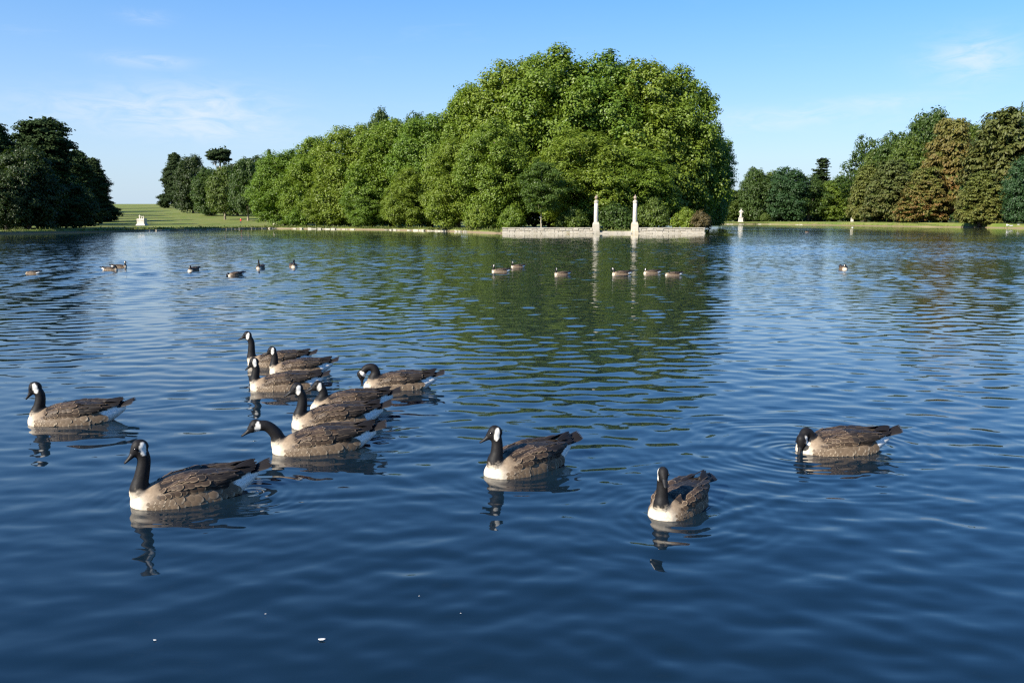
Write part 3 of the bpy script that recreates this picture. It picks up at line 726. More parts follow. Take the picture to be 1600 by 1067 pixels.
    for i, (px, Y, hw, top) in enumerate([(1150, 310, 30, 298), (1196, 312, 30, 296), (1250, 315, 34, 292), (1300, 318, 40, 296), (1345, 300, 34, 270)]):
        T('oak_tree', 'oak%d' % (i % 2), px, Y, hw, top, DG2, 'dark background tree ' + ['behind the statue\'s right side', 'behind the pointed dark green tree', 'behind the dense bluish tree', 'behind the bright yellow green tree', 'behind the tall ragged crown'][i], group='background trees of the far shore')
    T('shrub', 'bush0', 1195, 274, 9, 333, MG, 'light green bush on the far bank between statue and bluish tree', 'shrub')
    T('shrub', 'bush1', 1622, 150, 30, 318, BLU, 'bluish shrub on the bank at the right edge', 'shrub')
plant_all()


def undergrowth():
    L = Leaves(6); r = L.rng; n = 9000
    px = r.uniform(1120, 1640, n); Y = np.where(px < 1345, 300.0, 262.0) + r.normal(0, 3.0, n); x = (px - 800) / F * Y
    z = ground_z(x, Y) + (3.2 + 1.6 * np.sin(x * 0.35) + 0.9 * np.sin(x * 0.93)) * r.random(n) ** 0.7
    L.add(np.stack([x, Y, z], -1), r.normal(size=(n, 3)) + np.array([0, -0.6, 0.6]), np.full(n, 0.85), r.random(n))
    o = tag(obj('undergrowth', L.mesh('undergrowth', 0.7), None, M_LEAF), 'dark tangled undergrowth behind the trees of the far right shore', 'undergrowth', kind='stuff'); o.color = DG2 + (1,)
undergrowth()


def bank_tufts():
    L = Leaves(8); r = L.rng
    pts = []
    for (xa, xb, n) in ((-58, -1.2, 5200), (-1.0, 21, 1500), (26, 100, 5200)):
        x = r.uniform(xa, xb, n); y = shore_y(x) + r.gamma(1.3, 0.35, n) + 0.25
        if xa == -1.0: y = 92.0 + 0.3 + r.gamma(1.2, 0.5, n)
        pts.append(np.stack([x, y, ground_z(x, y) * np.clip((y - shore_y(x)) / 1.2, 0.35, 1.0)], -1))
    P = np.concatenate(pts); n = len(P); hgt = 0.16 + 0.26 * r.random(n) ** 2; P[:, 2] += hgt * 0.4
    L.add(P, r.normal(size=(n, 3)) * np.array([1, 1, 0.15]) + np.array([0, -0.8, 0]), hgt, r.random(n), np.tile(np.array([0, 0, 1.0]), (n, 1)))
    o = tag(obj('bank_grass', L.mesh('bank_grass', 0.34, 0.05), None, M_LEAF), 'rough grass tufts and weeds along the edges of the banks', 'grass', kind='stuff'); o.color = (0.10, 0.13, 0.03, 1)
bank_tufts()


# far wood beyond the crest of the lawn
def far_wood():
    L = Leaves(5); r = L.rng
    n = 2600; x = r.uniform(-620, -100, n); y = r.uniform(900, 960, n)
    z = ground_z(x, y) + 5.0 * r.random(n) ** 0.5 * (0.85 + 0.15 * np.sin(x * 0.09))
    L.add(np.stack([x, y, z], -1), r.normal(size=(n, 3)) + np.array([0, -0.6, 0.6]), np.full(n, 2.6), r.random(n))
    me = L.mesh('distant_wood', 0.8)
    o = tag(obj('distant_wood', me, None, M_LEAF), 'low bluish line of woods beyond the crest of the lawn', 'wood', kind='stuff'); o.color = (0.07, 0.10, 0.07, 1)
far_wood()


# ------------------------------------------------------------------ stonework
def block_mesh(name, seed, sx, sy, sz, bev=0.12, jit=0.05):
    rnd = random.Random(seed); bm = bmesh.new()
    bmesh.ops.create_cube(bm, size=1.0)
    bmesh.ops.bevel(bm, geom=bm.edges[:], offset=bev * 0.5, segments=1, affect='EDGES')
    for v in bm.verts:
        v.co = Vector((v.co.x + rnd.uniform(-jit, jit), v.co.y + rnd.uniform(-jit, jit), v.co.z + rnd.uniform(-jit, jit)))
        v.co.x *= sx; v.co.y *= sy; v.co.z *= sz
    return bm_mesh(name, bm)
BLOCKS = [block_mesh('stone', s, 1, 1, 1) for s in range(5)]
for b_ in BLOCKS: b_.materials.append(M_STONE)
CAPS = [block_mesh('coping_stone', 50 + s, 1, 1, 1, 0.06, 0.02) for s in range(3)]
for b_ in CAPS: b_.materials.append(M_STONE)

def put_block(name, parent, meshes, rnd, c, s, rz=0.0):
    o = obj(name, rnd.choice(meshes), parent); o.location = c; o.scale = s
    o.rotation_euler = (rnd.choice((0, math.pi)), 0, rz + rnd.choice((0, math.pi)))
    return o
def stone_wall(x0, x1, y, label, h=0.62, seed=1):
    rnd = random.Random(seed)
    w = empty('stone_wall', ((x0 + x1) / 2, y, 0)); tag(w, label, 'wall', 'low stone walls at the point')
    L = x1 - x0
    core = bmesh.new(); bmesh.ops.create_cube(core, size=1.0)
    for v in core.verts: v.co = Vector((v.co.x * (L - 0.1), v.co.y * 0.30, v.co.z * (h - 0.02) + h / 2 - 0.2))
    obj('mortar_core', bm_mesh('mortar_core', core), w, M_STONE)
    zz = -0.25
    for row in range(3):
        rh = (0.28, 0.27, 0.25)[row]; x = -L / 2
        while x < L / 2 - 0.05:
            sl = min(rnd.uniform(0.35, 0.8), L / 2 - x)
            put_block('stone', w, BLOCKS, rnd, (x + sl / 2, 0, zz + rh / 2), (sl - 0.03, 0.44 + rnd.uniform(-0.06, 0.07), rh - 0.025)); x += sl
        zz += rh
    x = -L / 2 - 0.03
    while x < L / 2:
        sl = min(rnd.uniform(0.9, 1.5), L / 2 + 0.03 - x)
        put_block('coping_stone', w, CAPS, rnd, (x + sl / 2, 0, zz + 0.04), (sl - 0.012, 0.52, 0.10)); x += sl
    x = -L / 2
    while x < L / 2:                      # pale footing at the waterline
        sl = min(rnd.uniform(0.9, 1.6), L / 2 - x)
        put_block('footing_stone', w, CAPS, rnd, (x + sl / 2, -0.22, 0.02), (sl - 0.012, 0.5, 0.16)); x += sl
    return w
XL0 = on_water(785, 365).x; Yw = 92.0
colx = [(930 - 800) / F * Yw * 1.0, (990 - 800) / F * Yw * 1.0]
stone_wall((785 - 800) / F * Yw, colx[0] - 0.36, Yw, 'low weathered stone wall left of the columns', seed=1)
stone_wall(colx[1] + 0.36, (1098 - 800) / F * Yw, Yw, 'low weathered stone wall right of the columns, ending in bushes', seed=2)
def landing():
    rnd = random.Random(9); w = empty('stone_step', ((colx[0] + colx[1]) / 2, Yw, 0)); tag(w, 'low pale stone step at the water between the two columns', 'step')
    L = colx[1] - colx[0] - 0.72; x = -L / 2
    while x < L / 2 - 0.02:
        sl = min(rnd.uniform(0.7, 1.2), L / 2 - x)
        put_block('step_stone', w, CAPS, rnd, (x + sl / 2, -0.15, 0.03), (sl - 0.01, 0.6, 0.2))
        put_block('step_stone', w, CAPS, rnd, (x + sl / 2, 0.2, 0.15), (sl - 0.01, 0.4, 0.22)); x += sl
landing()

def column(x, label, capm, lich):
    c = empty('stone_column', (x, Yw, 0)); tag(c, label, 'column', 'pair of stone columns')
    bm = bmesh.new(); add_lathe(bm, [(0.37, -0.3), (0.37, 0.30), (0.35, 0.34), (0.345, 0.98), (0.29, 1.14), (0.26, 1.22)], sq=True)
    bmesh.ops.bevel(bm, geom=bm.edges[:], offset=0.012, segments=1, affect='EDGES')
    obj('pedestal', bm_mesh('pedestal', bm), c, lich)
    bm = bmesh.new(); add_lathe(bm, [(0.215, 1.20), (0.225, 1.24), (0.228, 1.9), (0.218, 2.6), (0.205, 3.25)], 14)
    obj('shaft', bm_mesh('shaft', bm, True), c, M_STATUE)
    bm = bmesh.new(); add_lathe(bm, [(0.205, 3.24), (0.245, 3.28), (0.25, 3.38), (0.20, 3.46), (0.13, 3.52), (0.08, 3.56)], 14)
    k = obj('cap', bm_mesh('cap', bm, True), c, capm)
    bm = bmesh.new(); add_lathe(bm, [(0.06, 3.55), (0.075, 3.60), (0.14, 3.66), (0.185, 3.75), (0.185, 3.84), (0.13, 3.93), (0.05, 3.98), (0.03, 4.07), (0.012, 4.12)], 12)
    obj('finial', bm_mesh('finial', bm, True), k, M_CAP)
    return c
M_LICH = mat_stone('lichen_stone', (0.44, 0.40, 0.33, 1), (0.36, 0.29, 0.17, 1), 0.6, 2.0)
column(colx[0], 'grey pedestal stone column with rusty ball, nearer the young tree', M_STONE, M_STONE)
column(colx[1], 'stone column with orange lichen on pedestal and cap, nearer the bushes', M_LICH, M_LICH)

def shore_stones(name, pts, label, seed, size=(0.25, 1.3), z=0.02):
    rnd = random.Random(seed); (x0, y0) = pts[0]
    w = empty(name, (x0, y0, 0)); tag(w, label, 'stones', 'broken stone edging of the lake')
    for (ax, ay), (bx, by), dens in pts[1:]:
        L = math.hypot(bx - ax, by - ay); s = 0
        while s < L:
            sl = rnd.uniform(*size); t = s / L
            if rnd.random() < dens:
                hgt = rnd.uniform(0.07, 0.22)
                o = put_block('stone', w, BLOCKS, rnd, (ax + (bx - ax) * t - x0 + rnd.uniform(-.1, .1), ay + (by - ay) * t - y0 + rnd.uniform(-0.15, 0.15), hgt * 0.25 + z), (sl, rnd.uniform(0.25, 0.5), hgt), math.atan2(by - ay, bx - ax) + rnd.uniform(-0.15, 0.15))
            s += sl
def edge_pts(pxa, pxb, dens, n=6, dy=-0.35):
    """follow the shoreline between two picture columns"""
    xs = []
    for k in range(n + 1):
        px = pxa + (pxb - pxa) * k / n
        best = None
        for Yt in np.arange(85, 300, 0.25):
            x = (px - 800) / F * Yt
            if Yt >= shore_y(x) + dy: best = (x, Yt); break
        xs.append(best)
    return [(a, b, dens) for a, b in zip(xs[:-1], xs[1:])], xs[0]
for (a, b, dens, lab, sd) in [(232, 330, 0.6, 'row of pale edging stones below the lawn statue', 3), (330, 432, 0.85, 'bright edging stones along the lawn by the pale trunks', 4),
                              (440, 600, 0.45, 'scattered edging stones under the left tip of the wooded point', 5), (600, 735, 0.55, 'broken white stones at the waterline left of the stone wall', 6)]:
    segs, st = edge_pts(a, b, dens); shore_stones('stone_edging', [st] + segs, lab, sd)
segs, st = edge_pts(1118, 1250, 0.3); shore_stones('stone_edging', [st] + segs, 'small stones on the far bank below the white statue', 7, (0.4, 1.2))
for (px, py, n_, lab, sd) in [(25, 363.5, 5, 'low grassy stone block at the water under the left grove', 11), (80, 361.5, 4, 'second low stone block under the left grove, nearer the lawn', 12)]:
    p = on_water(px, py); rnd = random.Random(sd); w = empty('stone_abutment', p); tag(w, lab, 'stones', 'stone blocks under the grove')
    for k in range(n_): put_block('stone', w, BLOCKS, rnd, ((k - n_ / 2) * 0.35, rnd.uniform(-0.1, 0.1), 0.14), (0.36, 0.7, 0.42))

# ------------------------------------------------------------------ statues, stele, bollard
def land_point(px, Y): 
    d = ray(px, 350); x = d.x * Y / d.y
    return Vector((x, Y, float(ground_z(x, Y))))
def figure_bm(bm, base, h, arms=True, lean=0.0, seed=0):
    """draped standing figure, one continuous skin of rings"""
    rnd = random.Random(seed); x, y, z = base
    prof = [(0.15, 0), (0.155, 0.08), (0.12, 0.28), (0.115, 0.45), (0.13, 0.52), (0.105, 0.60), (0.14, 0.72), (0.15, 0.79), (0.07, 0.835), (0.045, 0.86), (0.065, 0.90), (0.07, 0.94), (0.05, 0.985), (0.01, 1.0)]
    rings = []
    for (r, t) in prof:
        rings.append([Vector((x + lean * t * h + r * h * 1.15 * math.cos(a) * (1 + 0.06 * math.sin(5 * a + t * 9)), y + r * h * 0.8 * math.sin(a), z + t * h)) for a in [2 * math.pi * k / 12 for k in range(12)]])
    rings_to_bm(bm, rings)
    if arms:
        for s in (-1, 1):
            add_tube(bm, [(x + s * 0.13 * h + lean * .78 * h, y, z + 0.78 * h), (x + s * 0.24 * h + lean * .6 * h, y - 0.03 * h, z + 0.62 * h), (x + s * 0.10 * h + lean * .6 * h, y - 0.12 * h, z + 0.60 * h)], [0.05 * h, 0.042 * h, 0.03 * h], 7)

p = land_point(222, 150)
st = empty('statue_group', (p.x, p.y, p.z - 0.05)); tag(st, 'pale stone statue group on a flared pedestal in the middle of the lawn', 'statue')
k150 = 150 / F
bm = bmesh.new(); add_lathe(bm, [(7.4 * k150, 0), (7.3 * k150, 0.8 * k150), (5.9 * k150, 3.2 * k150), (5.5 * k150, 4.2 * k150), (5.5 * k150, 8.2 * k150)], sq=True); obj('pedestal', bm_mesh('pedestal', bm), st, M_STATUE)
bm = bmesh.new(); add_lathe(bm, [(5.2 * k150, 8.2 * k150), (5.75 * k150, 8.9 * k150), (5.75 * k150, 10.4 * k150), (5.2 * k150, 11.2 * k150)], sq=True); obj('cornice', bm_mesh('cornice', bm), st, M_STATUE)
for i, (fx, fh, ln) in enumerate([(-3.0, 6.2, 0.02), (0.1, 4.6, 0.12), (3.2, 4.4, -0.15)]):
    bm = bmesh.new(); figure_bm(bm, (fx * k150, 0, 11.0 * k150), fh * k150, True, ln, i); obj('figure', bm_mesh('figure', bm, True), st, M_STATUE)

def statue(px, Y, hpx, label, ped=0.34, wide=1.0, fig=True):
    p = land_point(px, Y); s = empty('statue' if fig else 'stone_stele', (p.x, p.y, p.z - 0.05)); h = hpx * Y / F
    bm = bmesh.new(); w = 2.6 / 18 * h * wide
    add_lathe(bm, [(w * 1.15, 0), (w * 1.15, 0.04 * h), (w, 0.06 * h), (w * 0.95, ped * h * 0.88), (w * 1.12, ped * h * 0.91), (w * 1.1, ped * h)], sq=True)
    obj('pedestal', bm_mesh('pedestal', bm), s, M_STATUE)
    if fig:
        bm = bmesh.new(); figure_bm(bm, (0, 0, ped * h), (1 - ped) * h, True, 0.03, 4); obj('figure', bm_mesh('figure', bm, True), s, M_STATUE)
    tag(s, label, 'statue' if fig else 'stele')
    return s
statue(1157, 275, 20, 'white standing statue on a pedestal at the far shore')
statue(1331, 268, 8, 'small white stone stele under the trees of the far shore', ped=1.0, wide=1.4, fig=False)
statue(428.5, 158, 7.5, 'pale stone block standing beside the left tip of the wooded point', ped=1.0, wide=1.5, fig=False)


# ------------------------------------------------------------------ person (tiny, on the lawn)
def person(px, Y, h, label):
    p = land_point(px, Y); pe = empty('person', p); tag(pe, label, 'person')
    V = [(0, 0, .50), (0, 0, .62), (0, 0, .76), (0, 0, .82), (0, 0, .87), (0, -.01, .95), (.05, 0, .47), (.055, .01, .26), (.055, .02, .03), (.055, -.06, .01), (-.05, 0, .47), (-.06, -.03, .26), (-.06, .0, .03), (-.06, -.07, .01),
         (.10, 0, .79), (.125, .01, .63), (.12, -.04, .49), (-.10, 0, .79), (-.125, .01, .63), (-.11, -.05, .50)]
    E = [(0, 1), (1, 2), (2, 3), (3, 4), (4, 5), (0, 6), (6, 7), (7, 8), (8, 9), (0, 10), (10, 11), (11, 12), (12, 13), (3, 14), (14, 15), (15, 16), (3, 17), (17, 18), (18, 19)]
    Rr = [.075, .07, .085, .07, .035, .058, .055, .04, .025, .02, .055, .04, .025, .02, .035, .028, .02, .035, .028, .02]
    me = bpy.data.meshes.new('body'); me.from_pydata([Vector(v) * h for v in V], E, []); o = obj('body', me, pe)
    md = o.modifiers.new('skin', 'SKIN'); o.modifiers.new('sub', 'SUBSURF').levels = 1
    for i, sv in enumerate(me.skin_vertices[0].data): sv.radius = (Rr[i] * h,) * 2; sv.use_root = (i == 0)
    dg = bpy.context.evaluated_depsgraph_get(); nm = bpy.data.meshes.new_from_object(o.evaluated_get(dg)); o.modifiers.clear(); o.data = nm
    nv = len(nm.vertices); co = np.empty(nv * 3, np.float32); nm.vertices.foreach_get('co', co); z = co.reshape(-1, 3)[:, 2] / h
    c = np.where((z > .86)[:, None], np.array([[.5, .32, .24]]), np.where((z > .46)[:, None], np.array([[.62, .03, .05]]), np.array([[.06, .07, .12]])))
    c = np.where((z > .955)[:, None], np.array([[.05, .03, .02]]), c); color_attr(nm, 'plume', c); nm.materials.append(M_PLUME)
    for q in nm.polygons: q.use_smooth = True
person(376.5, 166, 1.05, 'small person in a red top on the lawn near the pale trunks')


# ------------------------------------------------------------------ geese
BODY_SEC = [(0.272, 0.020, 0.022, 0.022), (0.255, 0.014, 0.058, 0.062), (0.225, 0.010, 0.080, 0.090), (0.17, 0.012, 0.104, 0.118), (0.08, 0.020, 0.124, 0.142), (-0.03, 0.026, 0.131, 0.150),
            (-0.13, 0.030, 0.122, 0.140), (-0.22, 0.042, 0.099, 0.112), (-0.30, 0.064, 0.070, 0.080), (-0.36, 0.084, 0.046, 0.052), (-0.41, 0.104, 0.024, 0.028)]

def feather_mesh(name, mat, n=8, tip=0.35, curve=0.032):
    V, Fa, uv = [], [], []
    for i in range(n):
        t = i / (n - 1); w = 0.5 * (min(1, 0.45 + 1.6 * t) if t < 0.4 else 1.0)
        if t > 1 - tip: q = (t - (1 - tip)) / tip; w *= math.sqrt(max(0.0, 1 - q * q * 0.94))
        for j, u in enumerate((-1, -0.5, 0, 0.5, 1)):
            V.append((t, u * w, 0.15 * (1 - u * u) * w + curve * math.sin(t * math.pi) - 0.02 * t)); uv.append(((u + 1) / 2, t))
    for i in range(n - 1):
        for j in range(4):
            a = i * 5 + j; Fa.append((a, a + 5, a + 6, a + 1))
    me = mesh_np(name, np.array(V), np.array(Fa), True)
    ul = me.uv_layers.new(name='UVMap')
    for lp in me.loops: ul.data[lp.index].uv = uv[lp.vertex_index]
    me.materials.append(mat); return me
FM = {'flank': feather_mesh('flank_feather', M_FL, 8, 0.55), 'covert': feather_mesh('covert_feather', M_FC, 8, 0.55), 'dark': feather_mesh('flight_feather', M_FD, 8, 0.42, 0.03),
      'prim': feather_mesh('flight_feather', M_FT, 6, 0.22, 0.02), 'tail': feather_mesh('tail_feather', M_FT, 6, 0.16, 0.02)}

def section(x):
    xs = [s[0] for s in BODY_SEC][::-1]; f = lambda k: float(np.interp(x, xs, [s[k] for s in BODY_SEC][::-1]))
    return f(1), f(2), f(3)
CREAM = np.array([0.56, 0.49, 0.385]); TAN = np.array([0.20, 0.150, 0.102]); BROWN = np.array([0.034, 0.025, 0.019]); WHITE = np.array([0.80, 0.79, 0.75]); BLACK = np.array([0.0085, 0.008, 0.0085])

def goose(name, label, px, py, ang, neck, hdir, scale=1.0, near=True, group=None, seed=0, tailup=0.0, palette=None, dirt=0.0, cat='goose', bodyz=0.0, base=None, hidehead=False, neck_r=1.0):
    rnd = random.Random(seed)
    a = math.radians(ang); fwd = Vector((-math.cos(a), -math.sin(a), 0))
    P = on_water(px, py) if base is None else Vector(base)
    org = P - fwd * (0.262 * scale); org.z += bodyz - 0.008
    root = empty(name, org, math.atan2(fwd.y, fwd.x), scale); tag(root, label, cat, group)
    if near and not hidehead: WAKES.append((P.x, P.y, fwd.x, fwd.y, 0.0042))
    bm = bmesh.new()
    rings = []
    for (x, zc, rz, ry) in BODY_SEC:
        rings.append([Vector((x, ry * math.sin(t), zc + rz * math.cos(t) * (1.0 if math.cos(t) > 0 else 1.0))) for t in [2 * math.pi * k / 20 for k in range(20)]])
    rings_to_bm(bm, rings)
    for s in (-1, 1):      # folded wings swell the flanks
        wr = []
        for (x, rr, yy, zz) in [(0.15, 0.010, 0.095, 0.066), (0.12, 0.034, 0.098, 0.072), (0.05, 0.053, 0.100, 0.084), (-0.06, 0.058, 0.098, 0.096), (-0.17, 0.050, 0.086, 0.104), (-0.27, 0.034, 0.062, 0.113), (-0.34, 0.015, 0.044, 0.121)]:
            wr.append([Vector((x, s * yy + rr * 0.72 * math.sin(t), zz + rr * 1.0 * math.cos(t))) for t in [2 * math.pi * k / 12 for k in range(12)]])
        rings_to_bm(bm, wr)
    H = Vector(neck[-1]); hd = Vector(hdir).normalized()
    NP = catmull(neck, 26); NS = len(NP)
    nrad = [neck_r * float(np.interp(i / (NS - 1), [0, 0.18, 0.42, 0.7, 1.0], [0.076, 0.060, 0.041, 0.0345, 0.033])) for i in range(NS)]
    add_tube(bm, NP, nrad, 14)
    side = Vector((0, 0, 1)).cross(hd)
    if side.length < 0.2: side = Vector((0, 1, 0))
    side.normalize(); upv = hd.cross(side).normalized()
    def hp(u, v, w): return H + hd * u + side * v + upv * w
    hr = [(-0.050, 0.006, -0.004, 0.006), (-0.044, 0.022, -0.003, 0.024), (-0.026, 0.033, 0.0, 0.040), (-0.004, 0.036, 0.003, 0.044), (0.018, 0.032, 0.001, 0.038), (0.036, 0.024, -0.006, 0.028), (0.050, 0.017, -0.010, 0.020), (0.058, 0.010, -0.012, 0.012)]
    rings_to_bm(bm, [[hp(u, ry * math.cos(t), wc + rz * math.sin(t)) for t in [2 * math.pi * k / 14 for k in range(14)]] for (u, ry, wc, rz) in hr])
    me = bm_mesh('body', bm)
    body = obj('body', me, root)
    md = body.modifiers.new('r', 'REMESH'); md.mode = 'VOXEL'; md.voxel_size = 0.0074 if near else 0.011; md.use_smooth_shade = True
    ms = body.modifiers.new('s', 'SMOOTH'); ms.factor = 0.5; ms.iterations = 5 if near else 2
    dg = bpy.context.evaluated_depsgraph_get(); dg.update()
    nm = bpy.data.meshes.new_from_object(body.evaluated_get(dg)); body.modifiers.clear(); body.data = nm; bpy.data.meshes.remove(me)
    nm.name = 'body'; nm.materials.clear()
    nv = len(nm.vertices); co = np.empty(nv * 3, np.float32); nm.vertices.foreach_get('co', co); co = co.reshape(-1, 3).astype(float)
    # --- plumage colours by place on the bird
    x, y, z = co.T
    nz = np.array([mnoise.noise(Vector(c) * 28) for c in co]); nzf = np.array([mnoise.noise(Vector(c) * 75) for c in co])
    zc = np.interp(x, [s[0] for s in BODY_SEC][::-1], [s[1] for s in BODY_SEC][::-1])
    th = np.degrees(np.arctan2(np.abs(y), z - zc))
    front = smooth(0.150, 0.245, x + 0.015 * nz - 0.0006 * (90 - th))
    c = TAN * (1 - front[:, None]) + CREAM * front[:, None]
    back = (1 - smooth(58, 74, th + 6 * nz)) * (1 - smooth(0.10, 0.17, x + 0.02 * nz)); c = c * (1 - back[:, None]) + BROWN * back[:, None]
    low = smooth(0.05, 0.0, z) * 0.35 * (1 - back); c = c * (1 - low[:, None]) + CREAM * low[:, None]
    rear = smooth(-0.235, -0.275, x + 0.012 * nz) * smooth(0.128, 0.105, z + 0.006 * nz); c = c * (1 - rear[:, None]) + WHITE * rear[:, None]
    c = c * (1 + 0.28 * nzf[:, None])
    # neck and head
    NPa = np.array([tuple(q) for q in NP]); nr = np.array(nrad)
    D = np.linalg.norm(co[:, None, :] - NPa[None], axis=2); kq = (D / nr[None]).argmin(1); ratio = (D / nr[None]).min(1); tpar = kq / (NS - 1)
    t0 = 0.30
    for i in range(NS):
        if NP[i].z > 0.074 or i / (NS - 1) > 0.34: t0 = i / (NS - 1); break
    blk = (ratio < 1.38) * smooth(t0 - 0.05, t0 + 0.05, tpar + 0.06 * nz + 0.04 * nzf)
    loc = co - np.array(tuple(H)); u = loc @ np.array(tuple(hd)); v = loc @ np.array(tuple(side)); w = loc @ np.array(tuple(upv))
    inhead = (np.abs(u) < 0.075) & (np.abs(v) < 0.05) & (np.abs(w) < 0.058) & (np.linalg.norm(loc, axis=1) < 0.075)
    blk = np.maximum(blk, inhead * 1.0)
    mix_b = blk[:, None]; pal_black = BLACK if palette is None else palette['head']
    if palette is not None: c = np.tile(palette['body'], (nv, 1)) * (1 + 0.2 * nzf[:, None])
    c = c * (1 - mix_b) + (pal_black * (1 + 0.3 * nzf[:, None])) * mix_b
    if palette is None:
        e = ((u + 0.0105 + 0.42 * (w + 0.008)) / 0.0190) ** 2 + ((w + 0.010) / 0.035) ** 2
        chk = inhead * (1 - smooth(0.75, 1.15, e + 0.35 * nzf)) * np.maximum(smooth(0.010, 0.018, np.abs(v)), smooth(-0.024, -0.032, w))
        c = c * (1 - chk[:, None]) + np.array([0.74, 0.71, 0.64]) * chk[:, None]
    color_attr(nm, 'plume', np.clip(c, 0.003, 0.85)); nm.materials.append(M_PLUME)
    for q in nm.polygons: q.use_smooth = True
    # --- bill and eyes
    if not hidehead:
        bb = bmesh.new()
        br = [(0.030, 0.017, -0.008, 0.022), (0.046, 0.0175, -0.011, 0.0185), (0.064, 0.0145, -0.016, 0.0125), (0.083, 0.0125, -0.020, 0.0085), (0.098, 0.0105, -0.0225, 0.0065), (0.106, 0.005, -0.024, 0.004)]
        rings_to_bm(bb, [[hp(u_, ry * math.cos(t), wc + rz * math.sin(t)) for t in [2 * math.pi * k / 12 for k in range(12)]] for (u_, ry, wc, rz) in br])
        obj('bill', bm_mesh('bill', bb, True), root, M_BILL if palette is None else palette['bill'])
        if near:
            for s in (-1, 1):
                eb = bmesh.new(); bmesh.ops.create_uvsphere(eb, u_segments=10, v_segments=7, radius=0.0065)
                e_ = obj('eye', bm_mesh('eye', eb, True), root, M_EYE); e_.location = hp(0.020, s * 0.0295, 0.012)
    # --- feathers laid over the body
    bvh = BVHTree.FromPolygons([Vector(q) for q in co], [tuple(p_.vertices) for p_ in nm.polygons])
    def surf(xx, theta, s):
        zc_, rz_, ry_ = section(max(min(xx, 0.26), -0.40)); t = math.radians(theta)
        d = Vector((0, s * math.sin(t), math.cos(t))); o_ = Vector((xx, 0, zc_))
        hit = bvh.ray_cast(o_ + d * 0.30, -d, 0.32)
        if hit[0] is None: return o_ + d * ry_, d
        return hit[0], hit[1]
    joined = {}
    def put(kindn, parent, nme, p, n_, bdir, L_, W_, lift):
        b_ = (bdir - n_ * bdir.dot(n_)).normalized(); xb = (b_ * math.cos(lift) + n_ * math.sin(lift)).normalized()
        yb = n_.cross(xb).normalized(); zb = xb.cross(yb).normalized()
        Mx = Matrix(((xb.x, yb.x, zb.x, p.x), (xb.y, yb.y, zb.y, p.y), (xb.z, yb.z, zb.z, p.z), (0, 0, 0, 1))) @ Matrix.Diagonal((L_, W_, L_ * 0.55, 1))
        if near:
            o_ = obj(nme, FM[kindn], parent); o_.matrix_local = Mx
        else:
            joined.setdefault(parent, []).append((kindn, Mx))
    for s in (-1, 1):
        # wing underlayer
        V, Fq = [], []
        XS = np.linspace(0.125, -0.30, 10); TS = [14, 28, 42, 54, 64]
        for xx in XS:
            for t in TS:
                q, n_ = surf(xx, t, s); V.append(tuple(q + n_ * 0.0025))
        for i in range(len(XS) - 1):
            for j in range(len(TS) - 1): k_ = i * len(TS) + j; Fq.append((k_, k_ + len(TS), k_ + len(TS) + 1, k_ + 1))
        wm = mesh_np('wing', np.array(V), np.array(Fq), True); wm.materials.append(M_FD if palette is None else palette['mat'])
        uvl = wm.uv_layers.new(name='UVMap')
        for lp in wm.loops: uvl.data[lp.index].uv = (0.5, 0.3)
        wing = obj('wing', wm, root)
        if palette is not None: continue
        # flank feathers (paler, barred), small at the breast and longer towards the rear
        for row, t in enumerate((101, 93, 85, 77, 69)):
            xx = 0.205 - (row % 2) * 0.012 - max(0, t - 85) * 0.0
            while xx > -0.245:
                g_ = min(1.0, max(0.0, (0.20 - xx) / 0.25)); L_ = 0.032 + 0.034 * g_
                q, n_ = surf(xx, t + rnd.uniform(-2, 2), s)
                if q.z > -0.025:
                    put('flank', body, 'flank_feather', q - n_ * 0.0012, n_, Vector((-1, 0, -0.50 + rnd.uniform(-.09, .09))), L_ * rnd.uniform(0.92, 1.1), (0.027 + 0.019 * g_) * rnd.uniform(0.9, 1.1), 0.010)
                xx -= L_ * 0.62 * rnd.uniform(0.9, 1.1)
        # scapulars and coverts
        for row, t in enumerate((62, 53, 44, 35, 26, 17, 7)):
            xx = 0.150 - 0.0022 * (61 - t) * 0.4 - (row % 2) * 0.015
            while xx > -0.18:
                g_ = min(1.0, max(0.0, (0.15 - xx) / 0.25)); L_ = 0.030 + 0.040 * g_
                q, n_ = surf(xx, t + rnd.uniform(-1.5, 1.5), s)
                dk = (0.15 - xx) / 0.33 + (61 - t) / 190.0
                put('covert' if dk < 0.70 + rnd.uniform(-.12, .12) else 'dark', wing, 'feather', q + n_ * 0.001, n_, Vector((-1, 0, -0.25 + 0.05 * row + rnd.uniform(-.07, .07))), L_ * rnd.uniform(0.95, 1.1), (0.028 + 0.022 * g_) * rnd.uniform(0.9, 1.1), 0.010)
                xx -= L_ * 0.60 * rnd.uniform(0.9, 1.1)
        # tertials / secondaries
        for k, (xx, t) in enumerate([(-0.12, 62), (-0.15, 54), (-0.135, 46), (-0.17, 38), (-0.155, 30), (-0.19, 22), (-0.18, 13), (-0.205, 50), (-0.215, 40), (-0.225, 30), (-0.235, 20)]):
            q, n_ = surf(xx, t, s)
            put('dark', wing, 'flight_feather', q + n_ * 0.003, n_, Vector((-1, -s * 0.06, 0.05)), rnd.uniform(0.115, 0.14), rnd.uniform(0.032, 0.040), 0.014)
        # primaries reach back over the rump
        for k in range(6):
            q = Vector((-0.22 - 0.012 * k, s * (0.080 - 0.010 * k), 0.122 + 0.007 * k)); n_ = Vector((0, s * 0.55, 0.8)).normalized()
            put('prim', wing, 'primary_feather', q, n_, Vector((-1, -s * (0.12 + 0.02 * k), 0.10 + 0.03 * k)), 0.165 - 0.008 * k + rnd.uniform(-.012, .012), 0.024, 0.02)
